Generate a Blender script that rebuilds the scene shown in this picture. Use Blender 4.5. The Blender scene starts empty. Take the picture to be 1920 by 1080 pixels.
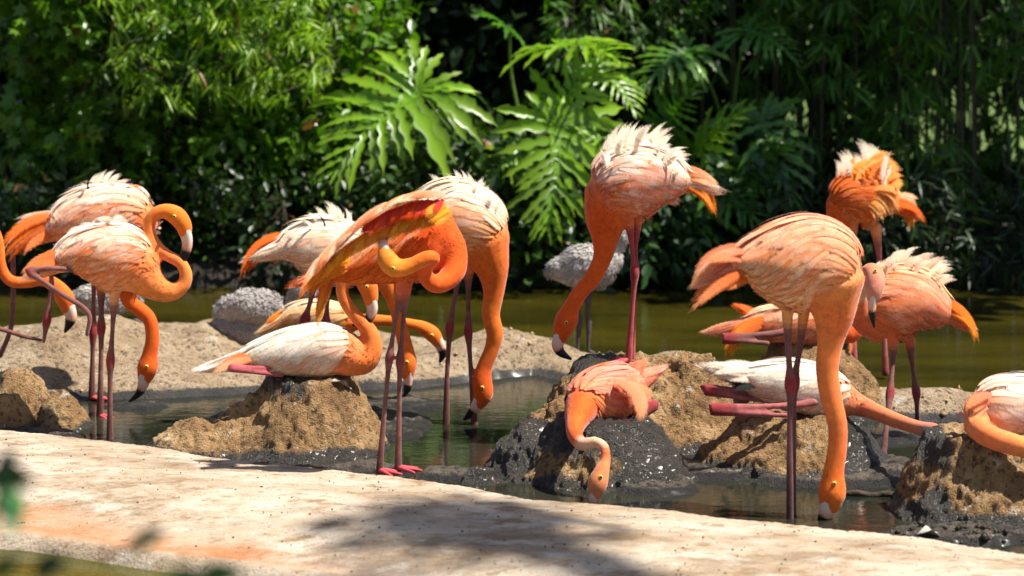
import bpy, math, random
import numpy as np
from mathutils import Vector, Matrix

random.seed(7)
RNG = np.random.default_rng(7)
R = math.radians

# ------------------------------------------------------------------ camera, sky, sun, exposure
scene = bpy.context.scene
COL = scene.collection
F_PX, HOR, CAM_H = 4480.0, -114.0, 1.94          # focal length in photo pixels, horizon row, camera height

cam_d = bpy.data.cameras.new('camera')
cam = bpy.data.objects.new('camera', cam_d); COL.objects.link(cam)
cam.location = (0, 0, CAM_H); cam.rotation_euler = (R(90), 0, 0)
cam_d.sensor_width = 36; cam_d.lens = F_PX / 1920 * 36
cam_d.shift_y = -(540 - HOR) / 1920
cam_d.clip_start = 0.1; cam_d.clip_end = 600
cam_d.dof.use_dof = True; cam_d.dof.focus_distance = 8.75; cam_d.dof.aperture_fstop = 2.3
scene.camera = cam
scene.cycles.transparent_max_bounces = 40

SUN = Vector((0.48, -0.11, 0.87)).normalized()
sun_el = math.asin(SUN.z); sun_rot = math.atan2(SUN.x, SUN.y)
world = bpy.data.worlds.new('World'); scene.world = world; world.use_nodes = True
wn = world.node_tree.nodes; wl = world.node_tree.links
sky = wn.new('ShaderNodeTexSky'); sky.sky_type = 'NISHITA'; sky.sun_disc = False
sky.sun_elevation = sun_el; sky.sun_rotation = sun_rot
wl.new(sky.outputs[0], wn['Background'].inputs[0]); wn['Background'].inputs[1].default_value = 0.065
sd = bpy.data.lights.new('sun', 'SUN'); sd.energy = 5.0; sd.angle = R(0.5); sd.color = (1, 0.95, 0.86)
so = bpy.data.objects.new('sun', sd); COL.objects.link(so)
so.rotation_euler = (-SUN).to_track_quat('-Z', 'Y').to_euler(); so.location = (6, 6, 12)
vs = scene.view_settings
vs.view_transform = 'Standard'; vs.look = 'None'; vs.gamma = 1; vs.exposure = 0.88; vs.use_curve_mapping = False

# ------------------------------------------------------------------ helpers
def W(px, py, D):
    """photo pixel at ground distance D -> world point"""
    return np.array([(px - 960) * D / F_PX, D, CAM_H - (py - HOR) * D / F_PX])

def _hash(ix, iy, iz, seed):
    h = (ix * 374761393 + iy * 668265263 + iz * 2147483647 + seed * 1274126177) & 0xFFFFFFFF
    h = ((h ^ (h >> 13)) * 1274126177) & 0xFFFFFFFF
    h = (h ^ (h >> 16)) & 0xFFFFFFFF
    h = (h * 2246822519) & 0xFFFFFFFF
    return ((h ^ (h >> 15)) & 0xFFFF) / 32767.5 - 1.0
def vnoise(P, seed=0):
    P = np.asarray(P, float); i = np.floor(P).astype(np.int64); f = P - i; u = f * f * (3 - 2 * f)
    o = 0
    for dx in (0, 1):
        for dy in (0, 1):
            for dz in (0, 1):
                w = (u[..., 0] if dx else 1 - u[..., 0]) * (u[..., 1] if dy else 1 - u[..., 1]) * (u[..., 2] if dz else 1 - u[..., 2])
                o = o + w * _hash(i[..., 0] + dx, i[..., 1] + dy, i[..., 2] + dz, seed)
    return o
def fbm(P, scale, octs=4, seed=0, gain=0.5):
    P = np.asarray(P, float); a, s, o = 1.0, 0.0, 0
    for k in range(octs):
        o = o + a * vnoise(P * scale * (2.03 ** k) + 17.3 * k, seed + k); s += a; a *= gain
    return o / s
def sstep(a, b, x):
    t = np.clip((x - a) / (b - a), 0, 1); return t * t * (3 - 2 * t)
def lerp(a, b, t): return a + (b - a) * t

def link(name, me, mat=None, parent=None):
    o = bpy.data.objects.new(name, me); COL.objects.link(o)
    if mat is not None: me.materials.append(mat)
    if parent is not None: o.parent = parent
    return o
def mesh_np(name, V, F, col=None, mat=None, parent=None, smooth=True, origin=None, attrs=None):
    """V (n,3), F (m,k) with uniform k (or list of such arrays); vertices in world space, origin = object location"""
    V = np.asarray(V, np.float32)
    if origin is not None: V = V - np.asarray(origin, np.float32)
    Fs = F if isinstance(F, list) else [F]
    Fs = [np.asarray(f, np.int32) for f in Fs if len(f)]
    me = bpy.data.meshes.new(name)
    me.vertices.add(len(V)); me.vertices.foreach_set('co', V.ravel())
    idx = np.concatenate([f.ravel() for f in Fs]); sizes = np.concatenate([np.full(len(f), f.shape[1]) for f in Fs])
    me.loops.add(len(idx)); me.loops.foreach_set('vertex_index', idx)
    me.polygons.add(len(sizes)); st = np.zeros(len(sizes), np.int32); st[1:] = np.cumsum(sizes)[:-1]
    me.polygons.foreach_set('loop_start', st)
    me.polygons.foreach_set('use_smooth', np.full(len(sizes), smooth))
    me.update(calc_edges=True); me.validate()
    if col is not None:
        a = me.color_attributes.new('Col', 'FLOAT_COLOR', 'POINT')
        c = np.ones((len(V), 4), np.float32); c[:, :3] = col; a.data.foreach_set('color', c.ravel())
    for k, v in (attrs or {}).items():
        a = me.attributes.new(k, 'FLOAT', 'POINT'); a.data.foreach_set('value', np.asarray(v, np.float32))
    o = link(name, me, mat, parent)
    if origin is not None: o.location = tuple(float(q) for q in origin)
    return o
def tag(o, label=None, cat=None, group=None, kind=None):
    if label: o['label'] = label
    if cat: o['category'] = cat
    if group: o['group'] = group
    if kind: o['kind'] = kind
    return o
def empty(name, loc, label, cat, group=None):
    o = bpy.data.objects.new(name, None); COL.objects.link(o); o.location = tuple(float(q) for q in loc)
    o.empty_display_size = 0.1
    return tag(o, label, cat, group)
def child(name, root, V, F, col, mat, **k):
    o = mesh_np(name, V, F, col, mat, None, origin=root.location[:], **k)
    o.location = (0, 0, 0); o.parent = root
    return o
def grid_faces(n, m, wrap=False, off=0):
    """n rows x m columns of vertices"""
    i, j = np.meshgrid(np.arange(n - 1), np.arange(m if wrap else m - 1), indexing='ij')
    a = i * m + j; b = i * m + (j + 1) % m
    return np.stack([a, b, b + m, a + m], -1).reshape(-1, 4) + off
def catmull(P, n):
    """P (k,d) -> n samples through the points, uniform in arc length of the first three columns"""
    P = np.asarray(P, float)
    Q = np.vstack([2 * P[0] - P[1], P, 2 * P[-1] - P[-2]]); out = []
    for i in range(len(P) - 1):
        p0, p1, p2, p3 = Q[i:i + 4]
        for t in np.linspace(0, 1, 16, endpoint=False):
            out.append(0.5 * (2 * p1 + (p2 - p0) * t + (2 * p0 - 5 * p1 + 4 * p2 - p3) * t * t + (3 * p1 - p0 - 3 * p2 + p3) * t ** 3))
    out.append(P[-1]); out = np.array(out)
    d = np.r_[0, np.cumsum(np.linalg.norm(np.diff(out[:, :3], axis=0), axis=1))]
    s = np.linspace(0, d[-1], n)
    return np.stack([np.interp(s, d, out[:, k]) for k in range(P.shape[1])], 1)
def norm(v): return v / np.maximum(np.linalg.norm(v, axis=-1, keepdims=True), 1e-9)
def frames(C, up):
    T = norm(np.gradient(C, axis=0)); U = np.zeros_like(C)
    u = np.asarray(up, float)
    for i in range(len(C)):
        u = u - T[i] * (u @ T[i]); u = u / max(np.linalg.norm(u), 1e-9); U[i] = u
    return T, U, np.cross(T, U)
def loft(C, r, up=(0, 0, 1), wf=1.0, seg=16, cap=True):
    """closed tube; half height r along up, half width r*wf"""
    T, U, S = frames(C, up); r = np.asarray(r, float)
    if cap:
        a = [C[0] - T[0] * r[0] * k for k in (0.75, 0.45)]; b = [C[-1] + T[-1] * r[-1] * k for k in (0.45, 0.75)]
        C = np.vstack([a, C, b]); r = np.r_[r[0] * 0.35, r[0] * 0.8, r, r[-1] * 0.8, r[-1] * 0.35]
        U = np.vstack([U[:1], U[:1], U, U[-1:], U[-1:]]); S = np.vstack([S[:1], S[:1], S, S[-1:], S[-1:]])
    th = np.linspace(0, 2 * np.pi, seg, endpoint=False)
    V = C[:, None] + r[:, None, None] * (np.cos(th)[None, :, None] * U[:, None] + wf * np.sin(th)[None, :, None] * S[:, None])
    n = len(C); V = V.reshape(-1, 3); F = grid_faces(n, seg, True)
    V = np.vstack([V, C[0], C[-1]]); k = n * seg
    j = np.arange(seg)
    t1 = np.stack([(j + 1) % seg, j, np.full(seg, k)], 1); t2 = np.stack([(n - 1) * seg + j, (n - 1) * seg + (j + 1) % seg, np.full(seg, k + 1)], 1)
    return V, [F, np.vstack([t1, t2])]
def merge(parts):
    Vs, Q, T, off = [], [], [], 0
    for V, Fs in parts:
        for f in (Fs if isinstance(Fs, list) else [Fs]):
            (Q if f.shape[1] == 4 else T).append(f + off)
        Vs.append(V); off += len(V)
    out = []
    if Q: out.append(np.vstack(Q))
    if T: out.append(np.vstack(T))
    return np.vstack(Vs), out

# ------------------------------------------------------------------ materials
def new_mat(name):
    m = bpy.data.materials.new(name); m.use_nodes = True
    nt = m.node_tree; return m, nt, nt.nodes['Principled BSDF'], nt.nodes['Material Output']
def N(nt, kind, **k):
    n = nt.nodes.new('ShaderNode' + kind)
    for a, b in k.items():
        if a.startswith('i_'):
            key = a[2:].replace('_', ' '); n.inputs[int(key) if key.isdigit() else key].default_value = b
        else: setattr(n, a, b)
    return n
def noise(nt, scale, detail=5, rough=0.55, vec=None):
    n = N(nt, 'TexNoise', i_Scale=scale, i_Detail=detail, i_Roughness=rough)
    if vec is not None: nt.links.new(vec, n.inputs['Vector'])
    return n.outputs['Fac']
def ramp(nt, fac, stops):
    n = N(nt, 'ValToRGB'); e = n.color_ramp.elements
    while len(e) < len(stops): e.new(0.5)
    for q, (p, c) in zip(e, stops):
        q.position = p; q.color = (*c, 1) if len(c) == 3 else c
    nt.links.new(fac, n.inputs[0]); return n.outputs[0]
def mix(nt, fac, a, b, mode='MIX'):
    n = N(nt, 'MixRGB', blend_type=mode)
    for i, v in ((0, fac), (1, a), (2, b)):
        if hasattr(v, 'links') or hasattr(v, 'is_linked'): nt.links.new(v, n.inputs[i])
        else: n.inputs[i].default_value = v if i == 0 else (*v, 1)
    return n.outputs[0]
def mathn(nt, op, a, b=0.0, clamp=False):
    n = N(nt, 'Math', operation=op, use_clamp=clamp)
    for i, v in ((0, a), (1, b)):
        if hasattr(v, 'is_linked'): nt.links.new(v, n.inputs[i])
        else: n.inputs[i].default_value = v
    return n.outputs[0]
def bump(nt, bsdf, h, strength, dist):
    n = N(nt, 'Bump', i_Strength=strength, i_Distance=dist)
    nt.links.new(h, n.inputs['Height']); nt.links.new(n.outputs[0], bsdf.inputs['Normal']); return n
def gpos(nt): return N(nt, 'NewGeometry').outputs['Position']
def attr(nt, name, out='Fac'): return N(nt, 'Attribute', attribute_name=name).outputs[out]

def plumage_mat(name, rough=0.65, transl=0.0, bscale=90, bstr=0.35, bdist=0.004, var=0.18, sheen=0.15, soft=0.0):
    m, nt, b, out = new_mat(name); L = nt.links
    c = attr(nt, 'Col', 'Color'); p = gpos(nt)
    v = ramp(nt, noise(nt, 38, 4, vec=p), [(0.25, (1 - var,) * 3), (0.75, (1 + var * 0.4,) * 3)])
    c2 = mix(nt, 1.0, c, v, 'MULTIPLY'); L.new(c2, b.inputs['Base Color'])
    b.inputs['Roughness'].default_value = rough
    b.inputs['Specular IOR Level'].default_value = 0.14
    b.inputs['Sheen Weight'].default_value = sheen; b.inputs['Sheen Roughness'].default_value = 0.4
    bump(nt, b, noise(nt, bscale, 3, vec=p), bstr, bdist)
    last = b.outputs[0]
    if transl:
        t = N(nt, 'BsdfTranslucent'); L.new(c2, t.inputs[0])
        ms = N(nt, 'MixShader'); ms.inputs[0].default_value = transl
        L.new(b.outputs[0], ms.inputs[1]); L.new(t.outputs[0], ms.inputs[2]); last = ms.outputs[0]; L.new(last, out.inputs[0])
    if soft:      # frayed vane: barbs thin out towards edge and tip
        fx = mathn(nt, 'ABSOLUTE', attr(nt, 'fx')); fy = attr(nt, 'fy')
        cv = N(nt, 'CombineXYZ'); L.new(mathn(nt, 'MULTIPLY', fx, 1.2), cv.inputs[0]); L.new(mathn(nt, 'MULTIPLY', mathn(nt, 'SUBTRACT', fy, mathn(nt, 'MULTIPLY', fx, 0.12)), 34.0), cv.inputs[1])
        sepz = N(nt, 'SeparateXYZ'); L.new(p, sepz.inputs[0]); L.new(mathn(nt, 'MULTIPLY', sepz.outputs[2], 9.0), cv.inputs[2])
        nb = mathn(nt, 'SUBTRACT', noise(nt, 1.0, 2, 0.5, cv.outputs[0]), 0.5)
        e = mathn(nt, 'ADD', fx, mathn(nt, 'MULTIPLY', nb, soft)); a1 = ramp(nt, e, [(0.45, (1, 1, 1)), (0.98, (0, 0, 0))])
        tp = mathn(nt, 'ADD', mathn(nt, 'ADD', fy, mathn(nt, 'MULTIPLY', mathn(nt, 'MULTIPLY', fx, fx), 0.22)), mathn(nt, 'MULTIPLY', nb, soft * .6)); a2 = ramp(nt, tp, [(0.72, (1, 1, 1)), (1.02, (0, 0, 0))])
        tr = N(nt, 'BsdfTransparent'); m2 = N(nt, 'MixShader'); L.new(mathn(nt, 'MULTIPLY', a1, a2), m2.inputs[0])
        L.new(tr.outputs[0], m2.inputs[1]); L.new(last, m2.inputs[2]); L.new(m2.outputs[0], out.inputs[0])
    return m
def leaf_mat(name, rough=0.35, transl=0.35, spec=0.5, tint=(1.3, 1.25, 0.35), coat=0.0):
    m, nt, b, out = new_mat(name); L = nt.links
    c = attr(nt, 'Col', 'Color'); L.new(c, b.inputs['Base Color'])
    b.inputs['Roughness'].default_value = rough; b.inputs['Specular IOR Level'].default_value = spec
    b.inputs['Coat Weight'].default_value = coat; b.inputs['Coat Roughness'].default_value = 0.2
    t = N(nt, 'BsdfTranslucent'); L.new(mix(nt, 1.0, c, tint, 'MULTIPLY'), t.inputs[0])
    ms = N(nt, 'MixShader'); ms.inputs[0].default_value = transl
    L.new(b.outputs[0], ms.inputs[1]); L.new(t.outputs[0], ms.inputs[2]); L.new(ms.outputs[0], out.inputs[0])
    return m
def simple_mat(name, col, rough=0.6, nscale=30, var=0.25, bstr=0.3, bdist=0.005, spec=0.4):
    m, nt, b, out = new_mat(name); p = gpos(nt)
    n = noise(nt, nscale, 5, vec=p)
    nt.links.new(ramp(nt, n, [(0.3, tuple(q * (1 - var) for q in col)), (0.7, tuple(min(1, q * (1 + var)) for q in col))]), b.inputs['Base Color'])
    b.inputs['Roughness'].default_value = rough; b.inputs['Specular IOR Level'].default_value = spec
    bump(nt, b, n, bstr, bdist); return m

def mud_mat(name, dry1, dry2, pale, wetcol=(0.040, 0.034, 0.027), drop=True):
    """dried clay; attribute wet 0..1 turns it to glossy black mud"""
    m, nt, b, out = new_mat(name); L = nt.links; p = gpos(nt)
    n1 = noise(nt, 7, 6, 0.6, p); n2 = noise(nt, 42, 6, 0.65, p); n3 = noise(nt, 160, 4, 0.6, p)
    c = ramp(nt, n1, [(0.32, dry2), (0.5, dry1), (0.68, pale)])
    c = mix(nt, ramp(nt, n2, [(0.38, (0.85,) * 3), (0.485, (0,) * 3)]), c, tuple(q * 0.30 for q in dry2))  # pits darkened in the colour, like shade in hollows
    c = mix(nt, ramp(nt, n3, [(0.58, (0, 0, 0)), (0.72, (0.55,) * 3)]), c, tuple(min(1, q * 1.25) for q in pale))
    if drop:   # bird droppings, white splashes
        n4 = noise(nt, 13, 4, 0.7, p)
        c = mix(nt, ramp(nt, n4, [(0.63, (0, 0, 0)), (0.68, (0.8,) * 3)]), c, (0.62, 0.58, 0.52))
    wet = attr(nt, 'wet'); w = mathn(nt, 'ADD', wet, mathn(nt, 'MULTIPLY', mathn(nt, 'SUBTRACT', n2, 0.5), 1.4))
    w = mathn(nt, 'MULTIPLY', ramp(nt, w, [(0.42, (0, 0, 0)), (0.62, (1, 1, 1))]), 1.0)
    c = mix(nt, w, c, mix(nt, ramp(nt, n1, [(0.4, (0, 0, 0)), (0.65, (1, 1, 1))]), wetcol, tuple(q * 1.8 for q in wetcol)))
    L.new(mathn(nt, 'MULTIPLY', w, 0.15), b.inputs['Coat Weight']); b.inputs['Coat Roughness'].default_value = 0.2
    L.new(c, b.inputs['Base Color'])
    L.new(ramp(nt, w, [(0, (0.9,) * 3), (1, (0.36,) * 3)]), b.inputs['Roughness'])
    b.inputs['Specular IOR Level'].default_value = 0.5
    h = mathn(nt, 'ADD', mathn(nt, 'MULTIPLY', n2, 1.0), mathn(nt, 'MULTIPLY', n3, 0.8))
    bump(nt, b, h, 1.0, 0.024); return m

M = {}
M['body'] = plumage_mat('bird_body', 0.75, 0.0, 170, 0.4, 0.003, 0.16, 0.3)
M['feather'] = plumage_mat('feather', 0.6, 0.08, 260, 0.2, 0.002, 0.10, soft=0.7)
M['plume'] = plumage_mat('plume', 0.6, 0.30, 260, 0.2, 0.002, 0.10, soft=0.7)
M['contour'] = plumage_mat('contour_feather', 0.75, 0.0, 150, 0.4, 0.003, 0.16, 0.3, soft=0.8)
M['down'] = plumage_mat('chick_down', 0.9, 0.1, 200, 0.2, 0.002, 0.2, 0.3, soft=0.9)
M['chick'] = plumage_mat('chick_skin', 0.9, 0.0, 120, 0.5, 0.006, 0.25, 0.3)
M['bill'] = plumage_mat('bill', 0.38, 0.0, 60, 0.1, 0.001, 0.06, 0.0)
M['skin'] = plumage_mat('foot_skin', 0.5, 0.0, 150, 0.4, 0.002, 0.2, 0.0)
M['eye'] = plumage_mat('eye', 0.1, 0.0, 20, 0.0, 0.001, 0.0, 0.0)
M['mound'] = mud_mat('nest_clay', (0.38, 0.215, 0.085), (0.23, 0.12, 0.045), (0.54, 0.36, 0.175))
M['sand'] = mud_mat('bank_sand', (0.42, 0.30, 0.18), (0.28, 0.18, 0.10), (0.55, 0.425, 0.285), (0.05, 0.045, 0.04))
M['mud'] = mud_mat('wet_mud', (0.13, 0.10, 0.07), (0.075, 0.055, 0.038), (0.21, 0.17, 0.12), (0.022, 0.02, 0.018))
M['mud_clod'] = plumage_mat('mud_clod', 0.35, 0.0, 60, 0.6, 0.004, 0.3, 0.0)
M['ground'] = mud_mat('ground_soil', (0.035, 0.027, 0.017), (0.02, 0.015, 0.009), (0.05, 0.038, 0.022), drop=False)
M['lawn'] = simple_mat('lawn', (0.10, 0.15, 0.03), 0.9, 3, 0.4)
M['foliage'] = leaf_mat('leaf_common', 0.38, 0.35)
M['glossy'] = leaf_mat('leaf_glossy', 0.36, 0.42, 0.5, tint=(1.25, 1.45, 0.22), coat=0.08)
M['bamboo_leaf'] = leaf_mat('leaf_bamboo', 0.42, 0.5, tint=(1.25, 1.45, 0.22))
M['culm'] = simple_mat('bamboo_culm', (0.035, 0.038, 0.014), 0.45, 20, 0.4)
M['bark'] = simple_mat('bark', (0.055, 0.038, 0.024), 0.9, 25, 0.5, 0.8, 0.02)
M['stem'] = simple_mat('green_stem', (0.10, 0.17, 0.03), 0.4, 30, 0.25, 0.2)

def water_mat(name, c1, c2, wave, bstr, rough=0.04):
    m, nt, b, out = new_mat(name); L = nt.links
    mp = N(nt, 'Mapping'); L.new(gpos(nt), mp.inputs[0]); mp.inputs['Scale'].default_value = (0.55, 1.6, 1)
    n1 = noise(nt, 1.3, 4, 0.5, mp.outputs[0])
    L.new(ramp(nt, n1, [(0.35, c1), (0.65, c2)]), b.inputs['Base Color'])
    b.inputs['Roughness'].default_value = rough; b.inputs['IOR'].default_value = 1.33
    h = mathn(nt, 'ADD', noise(nt, wave, 3, 0.5, mp.outputs[0]), mathn(nt, 'MULTIPLY', noise(nt, wave * 3.7, 2, 0.5, mp.outputs[0]), 0.3))
    bump(nt, b, h, bstr, 0.02); return m
M['pond'] = water_mat('pond_water', (0.020, 0.018, 0.003), (0.050, 0.040, 0.005), 9, 0.14)
M['pool'] = water_mat('pool_water', (0.013, 0.015, 0.010), (0.024, 0.024, 0.016), 14, 0.07)
M['channel'] = water_mat('channel_water', (0.04, 0.045, 0.006), (0.10, 0.085, 0.01), 12, 0.16)

def apron_mat():
    m, nt, b, out = new_mat('concrete_apron'); L = nt.links; p = gpos(nt)
    mp = N(nt, 'Mapping'); L.new(p, mp.inputs[0]); mp.inputs['Scale'].default_value = (0.7, 1.25, 1); mp.inputs['Rotation'].default_value = (0, 0, R(28))
    v = mp.outputs[0]
    n1 = noise(nt, 2.6, 7, 0.68, v); n2 = noise(nt, 11, 7, 0.72, v); n3 = noise(nt, 95, 3, 0.6, p); n4 = noise(nt, 5.5, 6, 0.7, v); n5 = noise(nt, 30, 6, 0.7, v)
    c = ramp(nt, n1, [(0.36, (0.25, 0.175, 0.11)), (0.47, (0.385, 0.29, 0.195)), (0.60, (0.50, 0.41, 0.31))])
    c = mix(nt, ramp(nt, n2, [(0.37, (0.85,) * 3), (0.46, (0, 0, 0))]), c, (0.23, 0.135, 0.06))
    c = mix(nt, ramp(nt, n4, [(0.54, (0, 0, 0)), (0.64, (0.75,) * 3)]), c, (0.56, 0.49, 0.40))
    c = mix(nt, ramp(nt, n5, [(0.34, (0.75,) * 3), (0.43, (0, 0, 0))]), c, (0.17, 0.105, 0.055))
    c = mix(nt, ramp(nt, n3, [(0.31, (0.6,) * 3), (0.37, (0, 0, 0))]), c, (0.12, 0.08, 0.05))
    al = mathn(nt, 'MULTIPLY', attr(nt, 'algae'), ramp(nt, n4, [(0.40, (0, 0, 0)), (0.50, (1, 1, 1))]))
    c = mix(nt, mathn(nt, 'MULTIPLY', al, 0.75), c, mix(nt, n2, (0.55, 0.15, 0.01), (0.42, 0.15, 0.05)))
    gr = mathn(nt, 'MULTIPLY', attr(nt, 'grime'), ramp(nt, n1, [(0.42, (0.8,) * 3), (0.52, (0, 0, 0))]))
    c = mix(nt, gr, c, (0.13, 0.11, 0.10))
    wet = attr(nt, 'wet'); c = mix(nt, wet, c, (0.03, 0.026, 0.02))
    L.new(c, b.inputs['Base Color'])
    L.new(ramp(nt, wet, [(0, (0.85,) * 3), (1, (0.35,) * 3)]), b.inputs['Roughness'])
    h = mathn(nt, 'ADD', mathn(nt, 'ADD', n2, mathn(nt, 'MULTIPLY', n5, 0.6)), mathn(nt, 'MULTIPLY', n3, 0.3))
    bump(nt, b, h, 0.8, 0.014); return m
M['apron'] = apron_mat()

# ------------------------------------------------------------------ setting: ground, bank, apron, water
def axis(pts):
    out = []
    for (a, b, n) in pts: out += list(np.linspace(a, b, n, endpoint=False))
    return np.array(out + [pts[-1][1]])
def heightfield(name, xs, ys, zf, mat, attrs=None):
    X, Y = np.meshgrid(xs, ys); Z = zf(X, Y)
    V = np.stack([X, Y, Z], -1).reshape(-1, 3)
    at = {k: f(X, Y, Z).ravel() for k, f in (attrs or {}).items()}
    return tag(mesh_np(name, V, grid_faces(len(ys), len(xs)), None, mat, attrs=at), kind='structure')
def P3(X, Y): return np.stack([X, Y, 0 * X], -1)

def ground_z(X, Y):
    far = sstep(13.15, 13.7, Y + 0.22 * fbm(P3(X, Y), 1.1, 3, 5))
    near = sstep(5.2, 3.6, Y + 0.2 * X)
    side = sstep(4.2, 6.0, np.abs(X))
    base = -0.17 + 0.02 * fbm(P3(X, Y), 2.0, 3, 6)
    z = np.maximum(np.maximum(base + 0.33 * far, base + 0.3 * near), base + 0.28 * side)
    return z + 0.03 * fbm(P3(X, Y), 3.0, 4, 8) * np.maximum(far, near)
heightfield('ground', axis([(-150, -8, 14), (-8, 8, 130), (8, 150, 14)]), axis([(-60, 3, 14), (3, 12.8, 40), (12.8, 15, 40), (15, 30, 30), (30, 260, 14)]),
            ground_z, M['ground'], {'wet': lambda X, Y, Z: 0 * X})

heightfield('lawn', np.linspace(-60, 60, 30), np.linspace(18.2, 200, 60), lambda X, Y: 0.25 + 0.05 * fbm(P3(X, Y), 0.3, 3, 9), M['lawn'])
CR_X = np.array([-1.97, -1.52, -1.09, -.68, -.30, .07, .42, .89, 1.22, 1.57]); CR_Y = np.array([9.18, 8.99, 8.71, 8.52, 8.33, 8.05, 7.93, 7.71, 7.56, 7.33])
def crest_y(X):
    y = np.interp(X, CR_X, CR_Y)
    y = np.where(X < CR_X[0], CR_Y[0] - 0.42 * (X - CR_X[0]), y); return np.where(X > CR_X[-1], CR_Y[-1] - 0.55 * (X - CR_X[-1]), y)
def apron_v(X, Y): return crest_y(X) - Y + 0.02 * fbm(P3(X, Y), 2.5, 3, 21)
FRONT_W = lambda X: 1.36 - 0.10 * np.minimum(X + 1, 0) + 0.25 * np.clip(X + .6, 0, 3)
def apron_z(X, Y):
    v = apron_v(X, Y); fw = FRONT_W(X)
    z = -0.18 + 0.24 * sstep(-0.14, 0.03, v) + 0.02 * sstep(0.0, 0.5, v) - 0.06 * sstep(0.7, fw - 0.05, v) - 0.05 * sstep(fw - 0.06, fw + 0.05, v)- 0.2 * sstep(fw, fw + 0.5, v)
    z = z + 0.028 * sstep(fw - 0.12, fw - 0.06, v) * sstep(fw + 0.02, fw - 0.03, v)
    return z + 0.008 * fbm(P3(X, Y), 6, 4, 22) + 0.0022 * fbm(P3(X, Y), 60, 2, 23)
heightfield('concrete_apron', np.linspace(-4.5, 4.5, 420), np.linspace(4.4, 10.6, 400), apron_z, M['apron'], {
    'wet': lambda X, Y, Z: sstep(0.045, 0.015, Z) * sstep(0.1, 0.0, apron_v(X, Y)),
    'algae': lambda X, Y, Z: sstep(1.04, 1.30, apron_v(X, Y) + 0.2 * fbm(P3(X, Y), 2, 3, 24)) * sstep(-0.3, -1.0, X) * sstep(FRONT_W(X) - .02, FRONT_W(X) - .08, apron_v(X, Y)),
    'grime': lambda X, Y, Z: sstep(0.9, 1.35, apron_v(X, Y)) * sstep(-0.9, -0.2, X)})

def bank_lims(X):
    b = np.interp(X, [-4.5, -2.5, -1.6, -.8, 0, .5, 1.0, 1.9, 3, 4.5], [10.9, 11.45, 11.95, 11.75, 11.15, 10.85, 10.55, 10.12, 9.9, 9.6])
    f = np.interp(X, [-4.5, -2.5, -1.5, -.9, -.4, .1, .5, .9, 1.4, 1.9, 3, 4.5], [9.6, 9.75, 10.0, 10.15, 10.2, 10.55, 10.05, 9.7, 9.65, 9.45, 9.1, 8.7])
    return f, b
HUMPS = []
for (px, py, D, h, rx, ry) in [(200, 690, 10.75, 0.17, .36, .34), (70, 680, 10.5, .13, .30, .25), (410, 660, 10.9, .12, .22, .22), (60, 640, 11.0, .10, .4, .25), (900, 690, 10.75, .10, .26, .2),
                               (985, 660, 10.85, .07, .25, .18), (660, 680, 10.5, .06, .3, .2), (310, 700, 10.4, .05, .2, .2), (1250, 680, 10.2, .12, .35, .3), (1700, 770, 9.75, .05, .3, .2)]:
    HUMPS.append(((px - 960) * D / F_PX, D, h, rx, ry))
def bank_z(X, Y):
    f, b = bank_lims(X); n = 0.07 * fbm(P3(X, Y), 2.6, 4, 31)
    m = sstep(-0.16, 0.22, Y - f + n) * sstep(-0.12, 0.16, b - Y + n)
    z = -0.15 + 0.20 * m
    for (x, y, h, rx, ry) in HUMPS:
        z = z + m * h * np.exp(-(((X - x) / rx) ** 2 + ((Y - y) / ry) ** 2) ** 1.2 * 1.4)
    return z + m * (0.04 * fbm(P3(X, Y), 5, 3, 32) + 0.008 * fbm(P3(X, Y), 26, 3, 33))
heightfield('sand_bank', np.linspace(-4.6, 4.6, 560), np.linspace(8.5, 12.4, 260), bank_z, M['sand'],
            {'wet': lambda X, Y, Z: 0.95 * sstep(0.035, 0.0, Z) + 0.5 * sstep(0.06, 0.02, Z + 0.02 * fbm(P3(X, Y), 12, 3, 34)) * sstep(0.5, 0.1, Y - bank_lims(X)[0])})

def water(name, xs, ys, mat):
    X, Y = np.meshgrid(xs, ys)
    return tag(mesh_np(name, np.stack([X, Y, 0 * X], -1).reshape(-1, 3), grid_faces(len(ys), len(xs)), None, mat), kind='structure')
def water_between(name, y0, y1, mat, xs=np.linspace(-6.5, 6.5, 60), n=12):
    Y0, Y1 = y0(xs), y1(xs); t = np.linspace(0, 1, n)[:, None]
    Y = Y0 * (1 - t) + Y1 * t; X = np.broadcast_to(xs, Y.shape)
    return tag(mesh_np(name, np.stack([X, Y, 0 * Y], -1).reshape(-1, 3), grid_faces(n, len(xs)), None, mat), kind='structure')
midb = lambda x: sum(bank_lims(x)) / 2 + 0.25
water_between('pond_water', midb, lambda x: 13.9 + 0 * x, M['pond'])
water_between('pool_water', lambda x: crest_y(x) - 0.25, midb, M['pool'])
water_between('channel_water', lambda x: crest_y(x) - 4.0, lambda x: crest_y(x) - 1.2, M['channel'])

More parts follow.
